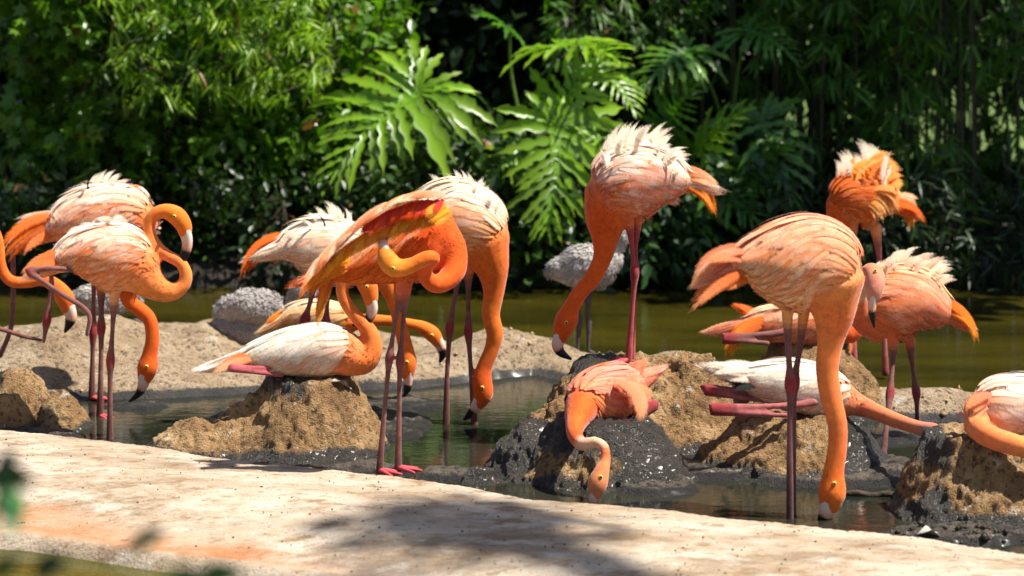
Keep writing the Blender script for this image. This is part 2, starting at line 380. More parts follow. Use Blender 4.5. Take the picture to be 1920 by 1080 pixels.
# ------------------------------------------------------------------ nest mounds and rocks
def mound(name, label, cat, cones, wetf=None, seed=0, amp=1.0, group=None, step=0.0066):
    """nest mound from merged cones (px, D, top_py, rx, ry, flat, power); grid surface, displaced, cut below the water"""
    base = -0.12; cs = []
    for (px, D, py, rx, ry, fl, pw) in cones: cs.append(((px - 960) * D / F_PX, D, CAM_H - (py - HOR) * D / F_PX, rx, ry, fl, pw))
    x0 = min(c[0] - c[3] for c in cs) - .06; x1 = max(c[0] + c[3] for c in cs) + .06; y0 = min(c[1] - c[4] for c in cs) - .06; y1 = max(c[1] + c[4] for c in cs) + .06
    xs = np.arange(x0, x1, step); ys = np.arange(y0, y1, step); X, Y = np.meshgrid(xs, ys); P0 = P3(X, Y)
    n1 = fbm(P0, 4.5, 3, seed + 1); n2 = fbm(P0, 13, 3, seed + 2); Z = np.full(X.shape, base)
    Qm = np.full(X.shape, 9.0)
    for (cx, cy, top, rx, ry, fl, pw) in cs:
        q = np.sqrt(((X - cx) / rx) ** 2 + ((Y - cy) / ry) ** 2) + .06 * n1 + .04 * n2
        h = base + (top - base) * (1 - np.clip((q - fl) / (1.02 - fl), 0, 1) ** pw); h = h - .03 * sstep(fl * .8, 0, q) * (top > .2)
        k = .03; mx = np.maximum(Z, h); Z = mx + k * np.exp(-np.abs(Z - h) / k) * .35 * (np.minimum(Z, h) > base + .02)
        Qm = np.where(h >= Z - .05, np.minimum(Qm, q), Qm)
    P = np.stack([X, Y, Z], -1); gx = np.gradient(Z, step, axis=1); gy = np.gradient(Z, step, axis=0)
    nr = norm(np.stack([-gx, -gy, np.ones_like(Z)], -1)); live = sstep(base, base + .06, Z)
    cr = np.clip(1 - np.abs(fbm(P, 11, 3, seed + 9)) * 7, 0, 1)
    d = .030 * fbm(P, 8, 3, seed) + .016 * fbm(P, 26, 3, seed + 7) + .011 * fbm(P, 70, 2, seed + 8) - .007 * cr
    P = P + nr * (d * amp * live)[..., None]
    V = P.reshape(-1, 3); F = grid_faces(len(ys), len(xs))
    F = F[(V[F, 2].max(1) > base + .03)]
    use = np.unique(F); mp = np.full(len(V), -1); mp[use] = np.arange(len(use)); Q = Qm.ravel()[use]; V = V[use]; F = mp[F]
    wet = sstep(.075, .0, V[:, 2] + .05 * fbm(V, 5, 3, seed + 11)) * .95
    if wetf is not None: wet = np.maximum(wet, wetf(V, Q))
    c = cs[0]
    return tag(mesh_np(name, V, F, None, M['mound'], origin=(c[0], c[1], 0), attrs={'wet': wet}), label, cat, group)
def px_of(V): return 960 + V[:, 0] * F_PX / V[:, 1], HOR + (CAM_H - V[:, 2]) * F_PX / V[:, 1]

G = 'flamingo nest mounds'
mound('nest_mound', 'sunlit sandy nest mound with a low lobe, under the sitting flamingo at left', 'nest mound',
      [(582, 9.12, 706, .37, .36, .42, 1.0), (490, 9.1, 742, .56, .42, .10, .85), (370, 9.05, 788, .36, .30, .1, 1.1), (305, 8.98, 822, .26, .22, .1, 1.1), (570, 9.02, 765, .40, .40, .15, .85), (620, 8.92, 840, .32, .28, .1, .9)],
      lambda V, q: .62 * sstep(.75, .5, q) * sstep(-.70, -.80, V[:, 0]) * sstep(.15, .25, V[:, 2]), 1, .9, G)  # further black over the upper left of the mound
mound('nest_mound', 'tall brown nest mound under the standing flamingo, behind the black wet one', 'nest mound',
      [(1165, 9.2, 674, .48, .45, .36, .9), (1290, 9.25, 668, .32, .32, .30, 1.0), (1010, 9.1, 780, .32, .32, .1, .85), (1380, 9.1, 800, .28, .28, .1, .9)],
      lambda V, q: np.maximum(.75 * sstep(.62, .4, q) * sstep(.50, .35, V[:, 0]) * sstep(.2, .3, V[:, 2]), .55 * sstep(.2, .05, V[:, 0])), 2, 1.1, G)
mound('nest_mound', 'black glistening wet mud nest mound below the salmon flamingo bending its neck down', 'nest mound',
      [(1138, 8.68, 782, .41, .37, .38, 1.05), (1000, 8.74, 790, .34, .30, .12, .85), (900, 8.55, 880, .28, .22, .1, .8)],
      lambda V, q: np.maximum(.8 * sstep(.24, .40, V[:, 0] + .10 * fbm(V, 9, 2, 5)), .78 * sstep(.75, .5, q)), 3, 1.1, G)
mound('nest_mound', 'low domed nest mound under the white-backed flamingo lying with legs stretched out', 'nest mound',
      [(1490, 8.84, 774, .47, .43, .36, 1.1), (1340, 8.72, 880, .32, .28, .1, .9)],
      lambda V, q: sstep(1.12, 1.22, V[:, 0] + .05 * fbm(V, 10, 3, 40)) * .95, 4, .9, G)
mound('nest_mound', 'rear nest mound at the edge of the pond under the half hidden sitting flamingo', 'nest mound',
      [(1518, 9.87, 638, .40, .36, .40, 1.0)], lambda V, q: .7 * sstep(.6, .4, q) * sstep(1.2, 1.0, V[:, 0]), 5, 1.1, G)
mound('nest_mound', 'nest mound cut off by the right edge with black mud dripping from its top', 'nest mound',
      [(1840, 8.14, 808, .38, .38, .48, .95), (1760, 7.95, 940, .28, .22, .1, .85), (1910, 7.9, 930, .32, .25, .1, .85)],
      lambda V, q: np.maximum(.85 * sstep(1.52, 1.44, V[:, 0]) * sstep(.75, .5, q), .8 * sstep(.09, .03, V[:, 2])), 6, 1.1, G)
mound('rock', 'brown earth lump in shade at the left edge beside the pool', 'rock', [(35, 9.65, 697, .27, .22, .2, 1.1), (115, 9.52, 728, .22, .18, .1, 1.1)], None, 7, .6)
mound('rock', 'small sunlit earth lump in the left corner in front of the brown one', 'rock', [(15, 9.40, 740, .20, .16, .2, 1.1)], None, 8, .6)
# wet mud flats showing between the mounds
FLATS = [(720, 9.5, .30, .45, .05), (700, 9.9, .45, .30, .05), (1330, 8.75, .35, .28, .055), (1560, 8.55, .45, .18, .045), (1660, 8.75, .22, .25, .045), (1400, 9.2, .4, .3, .05), (860, 8.62, .22, .14, .05), (1620, 9.3, .4, .25, .04),
         (1230, 8.45, .25, .2, .05), (640, 8.68, .42, .16, .05), (1800, 7.75, .4, .16, .06), (250, 9.9, .25, .14, .04), (480, 9.75, .3, .18, .045), (60, 9.3, .3, .14, .05)]
def mud_z(X, Y):
    z = np.full(X.shape, -.13)
    for (px, D, rx, ry, h) in FLATS:
        x = (px - 960) * D / F_PX; q = ((X - x) / rx) ** 2 + ((Y - D) / ry) ** 2; z = np.maximum(z, -.13 + (.13 + h) * np.exp(-q ** 1.3))
    return np.minimum(z, .022) + .022 * fbm(P3(X, Y), 5, 4, 91) + .016 * fbm(P3(X, Y), 30, 4, 92)
heightfield('mud_flat', np.linspace(-2.6, 2.6, 430), np.linspace(7.3, 10.4, 260), mud_z, M['mud'], {'wet': lambda X, Y, Z: .42 + .6 * sstep(.03, .005, Z)})

# ------------------------------------------------------------------ vegetation
def leaf_template(kind):
    if kind == 'ovate':
        v = [(0, 0, 0), (.36, 0, -.03), (.72, 0, -.04), (1, 0, -.10), (.16, .17, .04), (.5, .27, .05), (.82, .13, .0), (.16, -.17, .04), (.5, -.27, .05), (.82, -.13, .0)]
        f = [(0, 1, 4), (4, 1, 5), (1, 2, 5), (5, 2, 6), (2, 3, 6), (0, 7, 1), (7, 8, 1), (1, 8, 2), (8, 9, 2), (2, 9, 3)]
    elif kind == 'lance':
        v = [(0, 0, 0), (.3, 0, -.01), (.65, 0, -.05), (1, 0, -.16), (.28, .065, .015), (.62, .055, -.03), (.28, -.065, .015), (.62, -.055, -.03)]
        f = [(0, 1, 4), (4, 1, 5), (1, 2, 5), (2, 3, 5), (0, 6, 1), (6, 7, 1), (1, 7, 2), (2, 7, 3)]
    else:  # lobed, maple-like
        v = [(0, 0, 0), (.45, 0, -.03), (1, 0, -.14), (.62, .17, .0), (.72, .47, -.06), (.36, .26, .03), (.12, .42, -.03), (.1, .12, .02), (.62, -.17, 0), (.72, -.47, -.06), (.36, -.26, .03), (.12, -.42, -.03), (.1, -.12, .02)]
        f = [(0, 1, 7), (7, 1, 5), (7, 5, 6), (1, 3, 5), (5, 3, 4), (1, 2, 3), (0, 12, 1), (12, 10, 1), (12, 11, 10), (1, 10, 8), (10, 9, 8), (1, 8, 2)]
    return np.array(v, float), np.array(f, int)
def leaf_cloud(P, D, Nn, size, cols, kind):
    v, f = leaf_template(kind); n = len(P)
    X = norm(D); Y = norm(np.cross(Nn, X)); Z = np.cross(X, Y)
    Vv = P[:, None] + size[:, None, None] * (v[None, :, 0:1] * X[:, None] + v[None, :, 1:2] * Y[:, None] + v[None, :, 2:3] * Z[:, None])
    Ff = f[None] + (np.arange(n) * len(v))[:, None, None]
    return Vv.reshape(-1, 3), Ff.reshape(-1, 3), np.repeat(cols, len(v), 0)
def rnd(n, a=-1, b=1): return RNG.uniform(a, b, n)
def leaf_colors(n, c1, c2, dead=0.0):
    t = RNG.random((n, 1)) ** 1.3; c = np.array(c1) * (1 - t) + np.array(c2) * t
    c = c * RNG.uniform(0.75, 1.2, (n, 1))
    if dead: c[RNG.random(n) < dead] = (0.20, 0.09, 0.02)
    return c
def sprays(tips, outs, per, spread, size, droop):
    """leaves in sprays around twig tips: positions, directions, normals"""
    n = len(tips); P = np.repeat(tips, per, 0); O = np.repeat(outs, per, 0); m = len(P)
    P = P + RNG.normal(0, 1, (m, 3)) * spread
    D = norm(O * 0.7 + RNG.normal(0, 0.75, (m, 3)) + np.array([0, 0, -droop]))
    Nn = norm(RNG.normal(0, 0.65, (m, 3)) + np.array([0.15, -0.35, 0.9]))
    return P, D, Nn, size * RNG.uniform(0.6, 1.25, m)
def twig(a, b, r0, r1, sag=0.05, n=6, seg=5):
    t = np.linspace(0, 1, n)[:, None]; C = np.asarray(a) * (1 - t) + np.asarray(b) * t
    C = C + np.array([0, 0, sag]) * np.sin(t * np.pi) + RNG.normal(0, 0.006, (n, 3)) * np.sin(t * np.pi)
    return loft(C, np.linspace(r0, r1, n), (0.3, 0.9, 0.1), 1.0, seg, False)

def shrub(name, label, x0, x1, y0, y1, h, nt, per, leaf, size, c1, c2, mat, nstem=4, z0=0.1, lowz=0.04, spread=0.06, droop=0.35, dead=0.01, group=None, cat='shrub', dens=None, lean=0.0):
    cx, cy = (x0 + x1) / 2, (y0 + y1) / 2
    root = empty(name, (cx, cy, z0), label, cat, group)
    tips = []
    while len(tips) < nt:
        q = np.array([RNG.uniform(x0, x1), RNG.uniform(y0, y1), RNG.uniform(lowz, h)])
        e = ((q[0] - cx) / (x1 - x0) * 2) ** 4 + ((q[1] - cy) / (y1 - y0) * 2) ** 4
        if e + 0.35 * RNG.random() > 1.1: continue
        if fbm(q[None], 2.6, 2, 51)[0] < -0.22: continue           # gaps between clumps
        if dens is not None and RNG.random() > dens(q): continue
        tips.append(q)
    tips = np.array(tips); tips[:, 1] -= lean * np.clip(tips[:, 2] / h, 0, 1) ** 1.4; base = np.array([cx, cy, h * 0.35])
    outs = norm(tips - base - np.array([0, 0.3, 0]))
    P, D, Nn, S = sprays(tips, outs, per, spread, size, droop)
    V, Fc, C = leaf_cloud(P, D, Nn, S, leaf_colors(len(P), c1, c2, dead), leaf)
    child('foliage', root, V, Fc, C, mat)['kind'] = 'stuff'
    stems = []
    for k in range(nstem):
        bx = lerp(x0, x1, (k + 0.5) / nstem) + rnd(1)[0] * 0.08; by = cy + rnd(1)[0] * (y1 - y0) * 0.2
        top = np.array([bx + rnd(1)[0] * .3, by + rnd(1)[0] * .2, h * RNG.uniform(.8, .98)])
        st = child('stem', root, *twig((bx, by, z0 - 0.1), top, 0.016, 0.005, 0.0, 9, 7), None, M['bark'])
        near = np.argsort(((tips - top * [1, 1, .6]) ** 2).sum(1))[:14]
        tw = [twig(lerp(np.array([bx, by, z0]), top, RNG.uniform(.3, .95)), tips[i], 0.005, 0.002) for i in near]
        tg = child('twig', root, *merge(tw), None, M['bark']); tg['kind'] = 'stuff'; tg.parent = st
    return root

# far, shaded hedge mass closing the view; thin at the right so that daylight glints through
def hedge_d(q):
    return 0.15 if (q[0] > 1.7 and 0.40 < q[2] < 1.05) else 1.0
GH = 'hedge bushes in the dark behind the pond'
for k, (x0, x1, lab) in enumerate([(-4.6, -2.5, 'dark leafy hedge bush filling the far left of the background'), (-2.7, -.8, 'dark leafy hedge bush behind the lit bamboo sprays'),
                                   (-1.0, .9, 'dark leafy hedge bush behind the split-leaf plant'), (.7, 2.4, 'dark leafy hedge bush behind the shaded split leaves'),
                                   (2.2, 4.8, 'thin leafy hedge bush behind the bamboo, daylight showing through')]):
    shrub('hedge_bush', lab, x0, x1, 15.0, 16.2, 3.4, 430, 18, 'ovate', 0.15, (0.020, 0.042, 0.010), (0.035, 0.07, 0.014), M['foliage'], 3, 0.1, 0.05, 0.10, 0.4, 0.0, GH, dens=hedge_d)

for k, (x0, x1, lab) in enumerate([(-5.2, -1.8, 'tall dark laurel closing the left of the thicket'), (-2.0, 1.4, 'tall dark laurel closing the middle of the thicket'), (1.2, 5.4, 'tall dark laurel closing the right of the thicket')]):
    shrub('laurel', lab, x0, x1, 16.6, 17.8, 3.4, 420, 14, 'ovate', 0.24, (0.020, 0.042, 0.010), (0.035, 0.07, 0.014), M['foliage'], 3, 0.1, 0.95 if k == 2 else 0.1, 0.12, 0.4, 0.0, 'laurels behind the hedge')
# left: bushes with lobed leaves
GL = 'leafy bushes along the far bank'
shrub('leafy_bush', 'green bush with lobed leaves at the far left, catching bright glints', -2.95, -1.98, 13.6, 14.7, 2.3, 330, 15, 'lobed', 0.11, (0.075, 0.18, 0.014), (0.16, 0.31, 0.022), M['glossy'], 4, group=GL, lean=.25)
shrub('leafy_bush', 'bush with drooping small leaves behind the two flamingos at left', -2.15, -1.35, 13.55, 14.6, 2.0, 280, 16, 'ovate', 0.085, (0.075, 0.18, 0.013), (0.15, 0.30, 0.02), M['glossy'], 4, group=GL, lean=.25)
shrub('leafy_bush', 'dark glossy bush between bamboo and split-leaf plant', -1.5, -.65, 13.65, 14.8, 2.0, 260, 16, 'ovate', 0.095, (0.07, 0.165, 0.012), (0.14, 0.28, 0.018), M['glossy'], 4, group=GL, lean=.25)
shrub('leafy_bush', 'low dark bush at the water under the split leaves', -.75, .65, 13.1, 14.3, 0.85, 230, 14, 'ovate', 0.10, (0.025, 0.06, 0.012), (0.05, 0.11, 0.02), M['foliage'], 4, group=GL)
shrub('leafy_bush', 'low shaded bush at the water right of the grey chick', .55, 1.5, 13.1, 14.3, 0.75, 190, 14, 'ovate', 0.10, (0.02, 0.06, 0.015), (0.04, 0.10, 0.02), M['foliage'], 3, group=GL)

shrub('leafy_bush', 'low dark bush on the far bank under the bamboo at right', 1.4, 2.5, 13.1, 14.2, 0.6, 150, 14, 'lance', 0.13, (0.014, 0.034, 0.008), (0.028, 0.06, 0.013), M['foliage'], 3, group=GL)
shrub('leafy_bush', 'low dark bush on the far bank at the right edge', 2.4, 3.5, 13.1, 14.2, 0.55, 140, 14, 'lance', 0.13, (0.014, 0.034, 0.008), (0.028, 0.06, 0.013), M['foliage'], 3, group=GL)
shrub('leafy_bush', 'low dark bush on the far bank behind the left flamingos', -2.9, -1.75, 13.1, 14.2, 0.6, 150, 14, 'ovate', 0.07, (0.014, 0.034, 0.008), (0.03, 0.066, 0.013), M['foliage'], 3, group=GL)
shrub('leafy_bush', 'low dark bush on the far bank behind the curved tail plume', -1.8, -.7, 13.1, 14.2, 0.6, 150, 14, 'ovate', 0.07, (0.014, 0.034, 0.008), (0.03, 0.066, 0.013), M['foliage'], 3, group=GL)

def bamboo(label, x0, x1, y0, y1, h, nc, nfan, size, c1, c2, zr, r=0.011, group='bamboo clumps behind the pond', lean=0.1, fy=None):
    root = empty('bamboo_clump', ((x0 + x1) / 2, (y0 + y1) / 2, 0.1), label, 'bamboo', group)
    for k in range(nc):
        bx, by = RNG.uniform(x0, x1), RNG.uniform(y0, y1)
        n = 14; t = np.linspace(0, 1, n)
        C = np.stack([bx + rnd(1)[0] * lean * t ** 2 * 2, by + rnd(1)[0] * lean * t ** 2 - 0.1 * t ** 2, 0.02 + h * t], 1)
        rr = r * RNG.uniform(.6, 1.2) * (1 - 0.5 * t) * (1 + 0.15 * (np.arange(n) % 2))
        child('culm', root, *loft(C, rr, (0, 1, 0), 1, 6, False), None, M['culm'])
    tips = np.stack([RNG.uniform(x0 - .1, x1 + .1, nfan), RNG.uniform(*(fy or (y0 - .35, y1)), nfan), RNG.uniform(zr[0], zr[1], nfan)], 1)
    tips = tips[fbm(tips, 2.2, 2, 61) > -0.30]
    per = 9; n = len(tips); P = np.repeat(tips, per, 0); m = len(P)
    ax = norm(RNG.normal(0, 1, (n, 3)) * [1, .6, .25] + [0, -.4, -.35]); A = np.repeat(ax, per, 0)
    k = np.tile(np.linspace(-1, 1, per), n)[:, None]
    side = norm(np.cross(A, RNG.normal(0, .3, (m, 3)) + [0, -.4, 1]))
    P = P - A * np.abs(k) * 0.09 + RNG.normal(0, 0.014, (m, 3))
    D = norm(A * (1.1 - .55 * np.abs(k)) + side * k * 0.9 + [0, 0, -0.35] + RNG.normal(0, .16, (m, 3)))
    Nn = norm(RNG.normal(0, .4, (m, 3)) + [0, -.35, 1])
    V, Fc, C = leaf_cloud(P, D, Nn, size * RNG.uniform(.6, 1.2, m), leaf_colors(m, c1, c2, 0.012), 'lance')
    child('foliage', root, V, Fc, C, M['bamboo_leaf'])['kind'] = 'stuff'
    tw = [twig(q - a * 0.18 + [0, .05, 0.05], q, 0.003, 0.0015, 0.01, 4, 4) for q, a in zip(tips, ax)]
    child('twig', root, *merge(tw), None, M['culm'])['kind'] = 'stuff'
    return root
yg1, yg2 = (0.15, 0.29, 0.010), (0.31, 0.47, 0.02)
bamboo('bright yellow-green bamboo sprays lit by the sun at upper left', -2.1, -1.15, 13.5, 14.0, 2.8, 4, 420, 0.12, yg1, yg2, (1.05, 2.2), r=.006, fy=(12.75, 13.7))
bamboo('slim bamboo rising among the leafy bushes at far left', -2.9, -2.0, 13.7, 14.3, 3.0, 4, 110, 0.12, (0.06, .13, .015), (.12, .21, .02), (0.5, 2.2), r=.006)
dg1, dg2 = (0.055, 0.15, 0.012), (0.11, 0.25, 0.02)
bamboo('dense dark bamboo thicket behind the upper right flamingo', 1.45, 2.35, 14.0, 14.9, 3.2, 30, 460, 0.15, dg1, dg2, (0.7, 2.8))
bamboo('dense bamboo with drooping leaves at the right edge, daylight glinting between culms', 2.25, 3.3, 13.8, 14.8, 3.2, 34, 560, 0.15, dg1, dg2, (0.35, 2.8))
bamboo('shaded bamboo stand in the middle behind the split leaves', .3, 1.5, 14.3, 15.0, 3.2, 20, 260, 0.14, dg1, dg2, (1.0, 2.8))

# split-leaf philodendron-like plants
def split_leaf(root, attach, tip, nrm, cols, droop=0.22, nl=10, lobe=0.62, petiole=None, wav=0.25, w=1.0):
    """attach, tip world points; nrm the side that faces up; builds one deeply lobed leaf as a child"""
    A = np.asarray(attach); T = np.asarray(tip); L = np.linalg.norm(T - A); X = (T - A) / L
    Z = norm(np.asarray(nrm, float) - X * (np.asarray(nrm) @ X)); Y = np.cross(Z, X)
    def rib(s): return A + X * L * s * (1 - 0.05 * s) - np.array([0, 0, 1]) * droop * L * s * s + Z * 0.10 * L * math.sin(s * 3.0)
    parts, cc = [], []
    def strip(C, wid, lift, c0, c1):
        n = len(C); Tn = norm(np.gradient(C, axis=0)); S = norm(np.cross(np.broadcast_to(Z, Tn.shape), Tn)); Nn = np.cross(Tn, S)
        V = np.stack([C + S * wid[:, None] + Nn * (lift * wid)[:, None], C, C - S * wid[:, None] + Nn * (lift * wid)[:, None]], 1).reshape(-1, 3)
        parts.append((V, grid_faces(n, 3)))
        t = np.linspace(0, 1, n)[:, None, None]; c = np.array(c0) * (1 - t) + np.array(c1) * t
        c = np.broadcast_to(c, (n, 3, 3)).copy(); c[:, 1] *= 1.35; cc.append(c.reshape(-1, 3))
    s = np.linspace(-0.04, 1, 16)
    mid = np.array([rib(max(q, 0)) + (X * L * min(q, 0)) for q in s])
    strip(mid, (0.052 * w * L * (1 - 0.75 * np.clip(s, 0, 1)) + 0.004) , 0.25, cols[0], cols[1])
    specs = []
    for k in range(nl):
        u = k / (nl - 1); specs += [(0.0 + 0.93 * u ** 1.1, R(lerp(98, 24, u ** 0.8)), lobe * L * (1 - 0.62 * u ** 1.4) * (0.85 + 0.15 * math.sin(u * 3 + 1)))]
    for k in range(5): specs += [(0.01 * k, R(108 + 14 * k), lobe * L * (1.0 - 0.09 * k))]      # basal lobes reach back past the stalk
    for sgn in (1, -1):
        for (u, a, ll) in specs:
            a2 = a + random.uniform(-.16, .16); l2 = ll * random.uniform(.7, 1.12)
            d = X * math.cos(a2) + Y * sgn * math.sin(a2); n = 20; q = np.linspace(0, 1, n)
            bend = X * random.uniform(.0, .16) * l2
            C = rib(u) + d * l2 * q[:, None] + bend * (q[:, None] ** 2) + Z * l2 * (0.22 * q - 0.26 * q ** 2 + random.uniform(-.10, .10) * q)[:, None] - np.array([0, 0, 1]) * (random.uniform(.02, .2) * l2 * q ** 2.2)[:, None]
            wid = l2 * 0.056 * w * (0.55 + 0.75 * np.sin(np.clip(q * 1.08, 0, 1) * math.pi) ** 0.6) * (1 + 0.36 * np.sign(np.sin(q * 22 + random.uniform(0, 6))) * np.abs(np.sin(q * 22)) ** .6) * np.clip((1.02 - q) * 6, 0.05, 1)
            wid[0] = l2 * 0.07
            j = random.uniform(.65, 1.2)
            strip(C, wid, random.uniform(.1, .8), np.array(cols[0]) * j, np.array(cols[1]) * j)
    V, F = merge(parts)
    lf = child('leaf', root, V, F, np.vstack(cc), M['glossy'])
    if petiole is not None:
        C = catmull(np.array([*petiole, A]), 14)
        st = child('petiole', root, *loft(C, np.linspace(0.014, 0.008, 14), (0, 1, 0), 1, 8, False), None, M['stem'])
    return lf
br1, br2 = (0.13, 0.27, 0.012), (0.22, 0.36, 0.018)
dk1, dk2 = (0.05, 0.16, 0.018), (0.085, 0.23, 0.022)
pd = empty('split_leaf_plant', W(1060, 560, 13.75), 'large tropical plant with bright green deeply split leaves over the pond', 'plant')
crown = W(1000, 330, 13.8)
TRK = catmull(np.array([W(1060, 570, 13.8), W(1040, 470, 13.85), W(1000, 340, 13.85), W(1010, 250, 13.9)]), 12)
child('trunk', pd, *loft(TRK, np.linspace(.055, .04, 12) * (1 + 0.1 * (np.arange(12) % 2)), (0, 1, 0), 1, 10), None, M['bark'])
UPF = (0.35, -0.45, 0.82)
split_leaf(pd, W(787, 168, 13.1), W(618, 318, 12.85), UPF, (br1, br2), 0.10, 11, 0.76, [crown, W(915, 279, 13.55), W(850, 250, 13.3)])
split_leaf(pd, W(1045, 92, 13.3), W(1180, 112, 12.9), (0, -0.25, 1), (br1, br2), 0.10, 9, 0.62, [crown, W(1010, 220, 13.8), W(1030, 140, 13.5)])
split_leaf(pd, W(1052, 212, 13.2), W(1150, 92, 13.1), (.25, -0.6, .75), (br1, br2), 0.02, 10, 0.75, [crown, W(1020, 280, 13.7), W(1040, 240, 13.4)])
split_leaf(pd, W(1040, 232, 13.0), W(1022, 445, 12.85), (.35, -0.7, 0.6), (br1, br2), 0.0, 12, 0.68, [crown, W(1020, 290, 13.5), W(1035, 250, 13.2)])
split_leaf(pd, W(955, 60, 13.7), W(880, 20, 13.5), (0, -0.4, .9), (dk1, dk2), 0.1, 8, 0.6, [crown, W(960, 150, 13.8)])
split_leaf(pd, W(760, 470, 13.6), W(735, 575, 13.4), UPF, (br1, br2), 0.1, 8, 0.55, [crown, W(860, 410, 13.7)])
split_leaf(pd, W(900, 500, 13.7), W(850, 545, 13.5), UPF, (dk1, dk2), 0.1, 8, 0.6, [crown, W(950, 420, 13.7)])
split_leaf(pd, W(1105, 255, 13.35), W(1190, 330, 13.2), (.3, -.6, .7), (br1, br2), 0.05, 10, 0.66, [crown, W(1060, 290, 13.7)])
split_leaf(pd, W(975, 285, 13.45), W(905, 350, 13.3), (.2, -.6, .75), (br1, br2), 0.05, 10, 0.66, [crown])
split_leaf(pd, W(1120, 130, 13.5), W(1195, 215, 13.35), (.3, -.6, .75), (br1, br2), 0.05, 10, 0.62, [crown, W(1080, 220, 13.7)])
pd2 = empty('split_leaf_plant', W(1400, 560, 13.9), 'shaded dark green split-leaf plant right of the bright one, behind the tallest flamingo', 'plant')
crown2 = W(1370, 320, 14.0)
TRK = catmull(np.array([W(1400, 575, 14.0), W(1390, 450, 14.05), W(1370, 310, 14.05)]), 10)
child('trunk', pd2, *loft(TRK, np.linspace(.055, .04, 10) * (1 + 0.1 * (np.arange(10) % 2)), (0, 1, 0), 1, 10), None, M['bark'])
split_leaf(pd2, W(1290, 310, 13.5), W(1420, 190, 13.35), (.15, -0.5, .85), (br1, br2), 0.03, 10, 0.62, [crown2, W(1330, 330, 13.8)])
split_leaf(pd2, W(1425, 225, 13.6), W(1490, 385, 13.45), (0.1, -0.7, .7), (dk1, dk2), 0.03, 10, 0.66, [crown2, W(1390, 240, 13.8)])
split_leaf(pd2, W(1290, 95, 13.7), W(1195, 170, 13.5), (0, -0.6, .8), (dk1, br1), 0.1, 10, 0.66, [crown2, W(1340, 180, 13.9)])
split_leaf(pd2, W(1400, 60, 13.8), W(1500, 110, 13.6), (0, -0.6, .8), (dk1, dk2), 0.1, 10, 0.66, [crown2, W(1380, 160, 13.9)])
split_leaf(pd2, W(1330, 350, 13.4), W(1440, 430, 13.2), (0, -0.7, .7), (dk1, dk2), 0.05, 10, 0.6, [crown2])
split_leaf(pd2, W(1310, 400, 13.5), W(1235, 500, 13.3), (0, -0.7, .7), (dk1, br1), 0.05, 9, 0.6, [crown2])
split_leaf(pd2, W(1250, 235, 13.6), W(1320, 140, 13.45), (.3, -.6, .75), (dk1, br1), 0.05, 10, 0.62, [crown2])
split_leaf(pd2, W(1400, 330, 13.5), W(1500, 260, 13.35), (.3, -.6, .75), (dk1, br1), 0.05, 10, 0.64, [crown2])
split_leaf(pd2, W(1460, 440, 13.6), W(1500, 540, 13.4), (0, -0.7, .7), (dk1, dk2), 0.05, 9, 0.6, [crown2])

# crowns above the frame: trees added to shade the thicket, one dappling the apron
def tree(label, x, y, h, crown_c, crown_r, nt, per, size, c1, c2, group, leaf='ovate', r0=0.11):
    root = empty('tree', (x, y, 0.1), label, 'tree', group)
    C = catmull(np.array([(x, y, -0.1), (x + .05, y, h * .35), (x + .12, y + .05, h * .7), (*crown_c[:2], crown_c[2])]), 16)
    tr = child('trunk', root, *loft(C, np.linspace(r0, r0 * .35, 16), (0, 1, 0), 1, 12, False), None, M['bark'])
    q = RNG.normal(0, 1, (nt * 3, 3)); q = norm(q) * (RNG.random((nt * 3, 1)) ** .4)
    tips = np.array(crown_c) + q * crown_r; tips = tips[fbm(tips, 1.2, 3, 71) > -0.10][:nt]
    limbs = [twig(C[RNG.integers(9, 15)], t, 0.02, 0.004, 0.05, 6, 5) for t in tips[:40]]
    lm = child('limb', root, *merge(limbs), None, M['bark']); lm['kind'] = 'stuff'; lm.parent = tr
    P, D, Nn, S = sprays(tips, norm(tips - np.array(crown_c)), per, 0.11, size, 0.3)
    V, Fc, Cc = leaf_cloud(P, D, Nn, S, leaf_colors(len(P), c1, c2), leaf)
    child('crown', root, V, Fc, Cc, M['foliage'])['kind'] = 'stuff'
    return root
GT = 'trees added to shade the far bank'
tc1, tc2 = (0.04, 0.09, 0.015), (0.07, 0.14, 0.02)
for x, lab in ((-3.1, 'tall tree behind the left thicket, added to shade it'), (-.4, 'tall tree behind the middle thicket, added to shade it'), (2.2, 'tall tree behind the bamboo at right, added to shade it'), (4.9, 'tall tree beyond the right edge of the thicket, added to shade it')):
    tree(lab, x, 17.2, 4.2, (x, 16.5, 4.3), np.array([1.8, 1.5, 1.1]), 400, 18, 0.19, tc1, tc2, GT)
tree('large tree leaning over the right bank, added to keep the bamboo in shade', 6.6, 14.6, 5.2, (5.0, 13.2, 5.2), np.array([1.7, 1.6, .7]), 190, 18, 0.20, tc1, tc2, None)
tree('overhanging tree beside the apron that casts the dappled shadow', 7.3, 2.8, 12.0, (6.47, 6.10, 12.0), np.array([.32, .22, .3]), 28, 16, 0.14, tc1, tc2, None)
tree('tree across the path behind the viewer', -4.5, 1.0, 4.5, (-3.5, 1.0, 4.6), np.array([2.2, 1.8, 1.3]), 260, 16, 0.18, tc1, tc2, None)

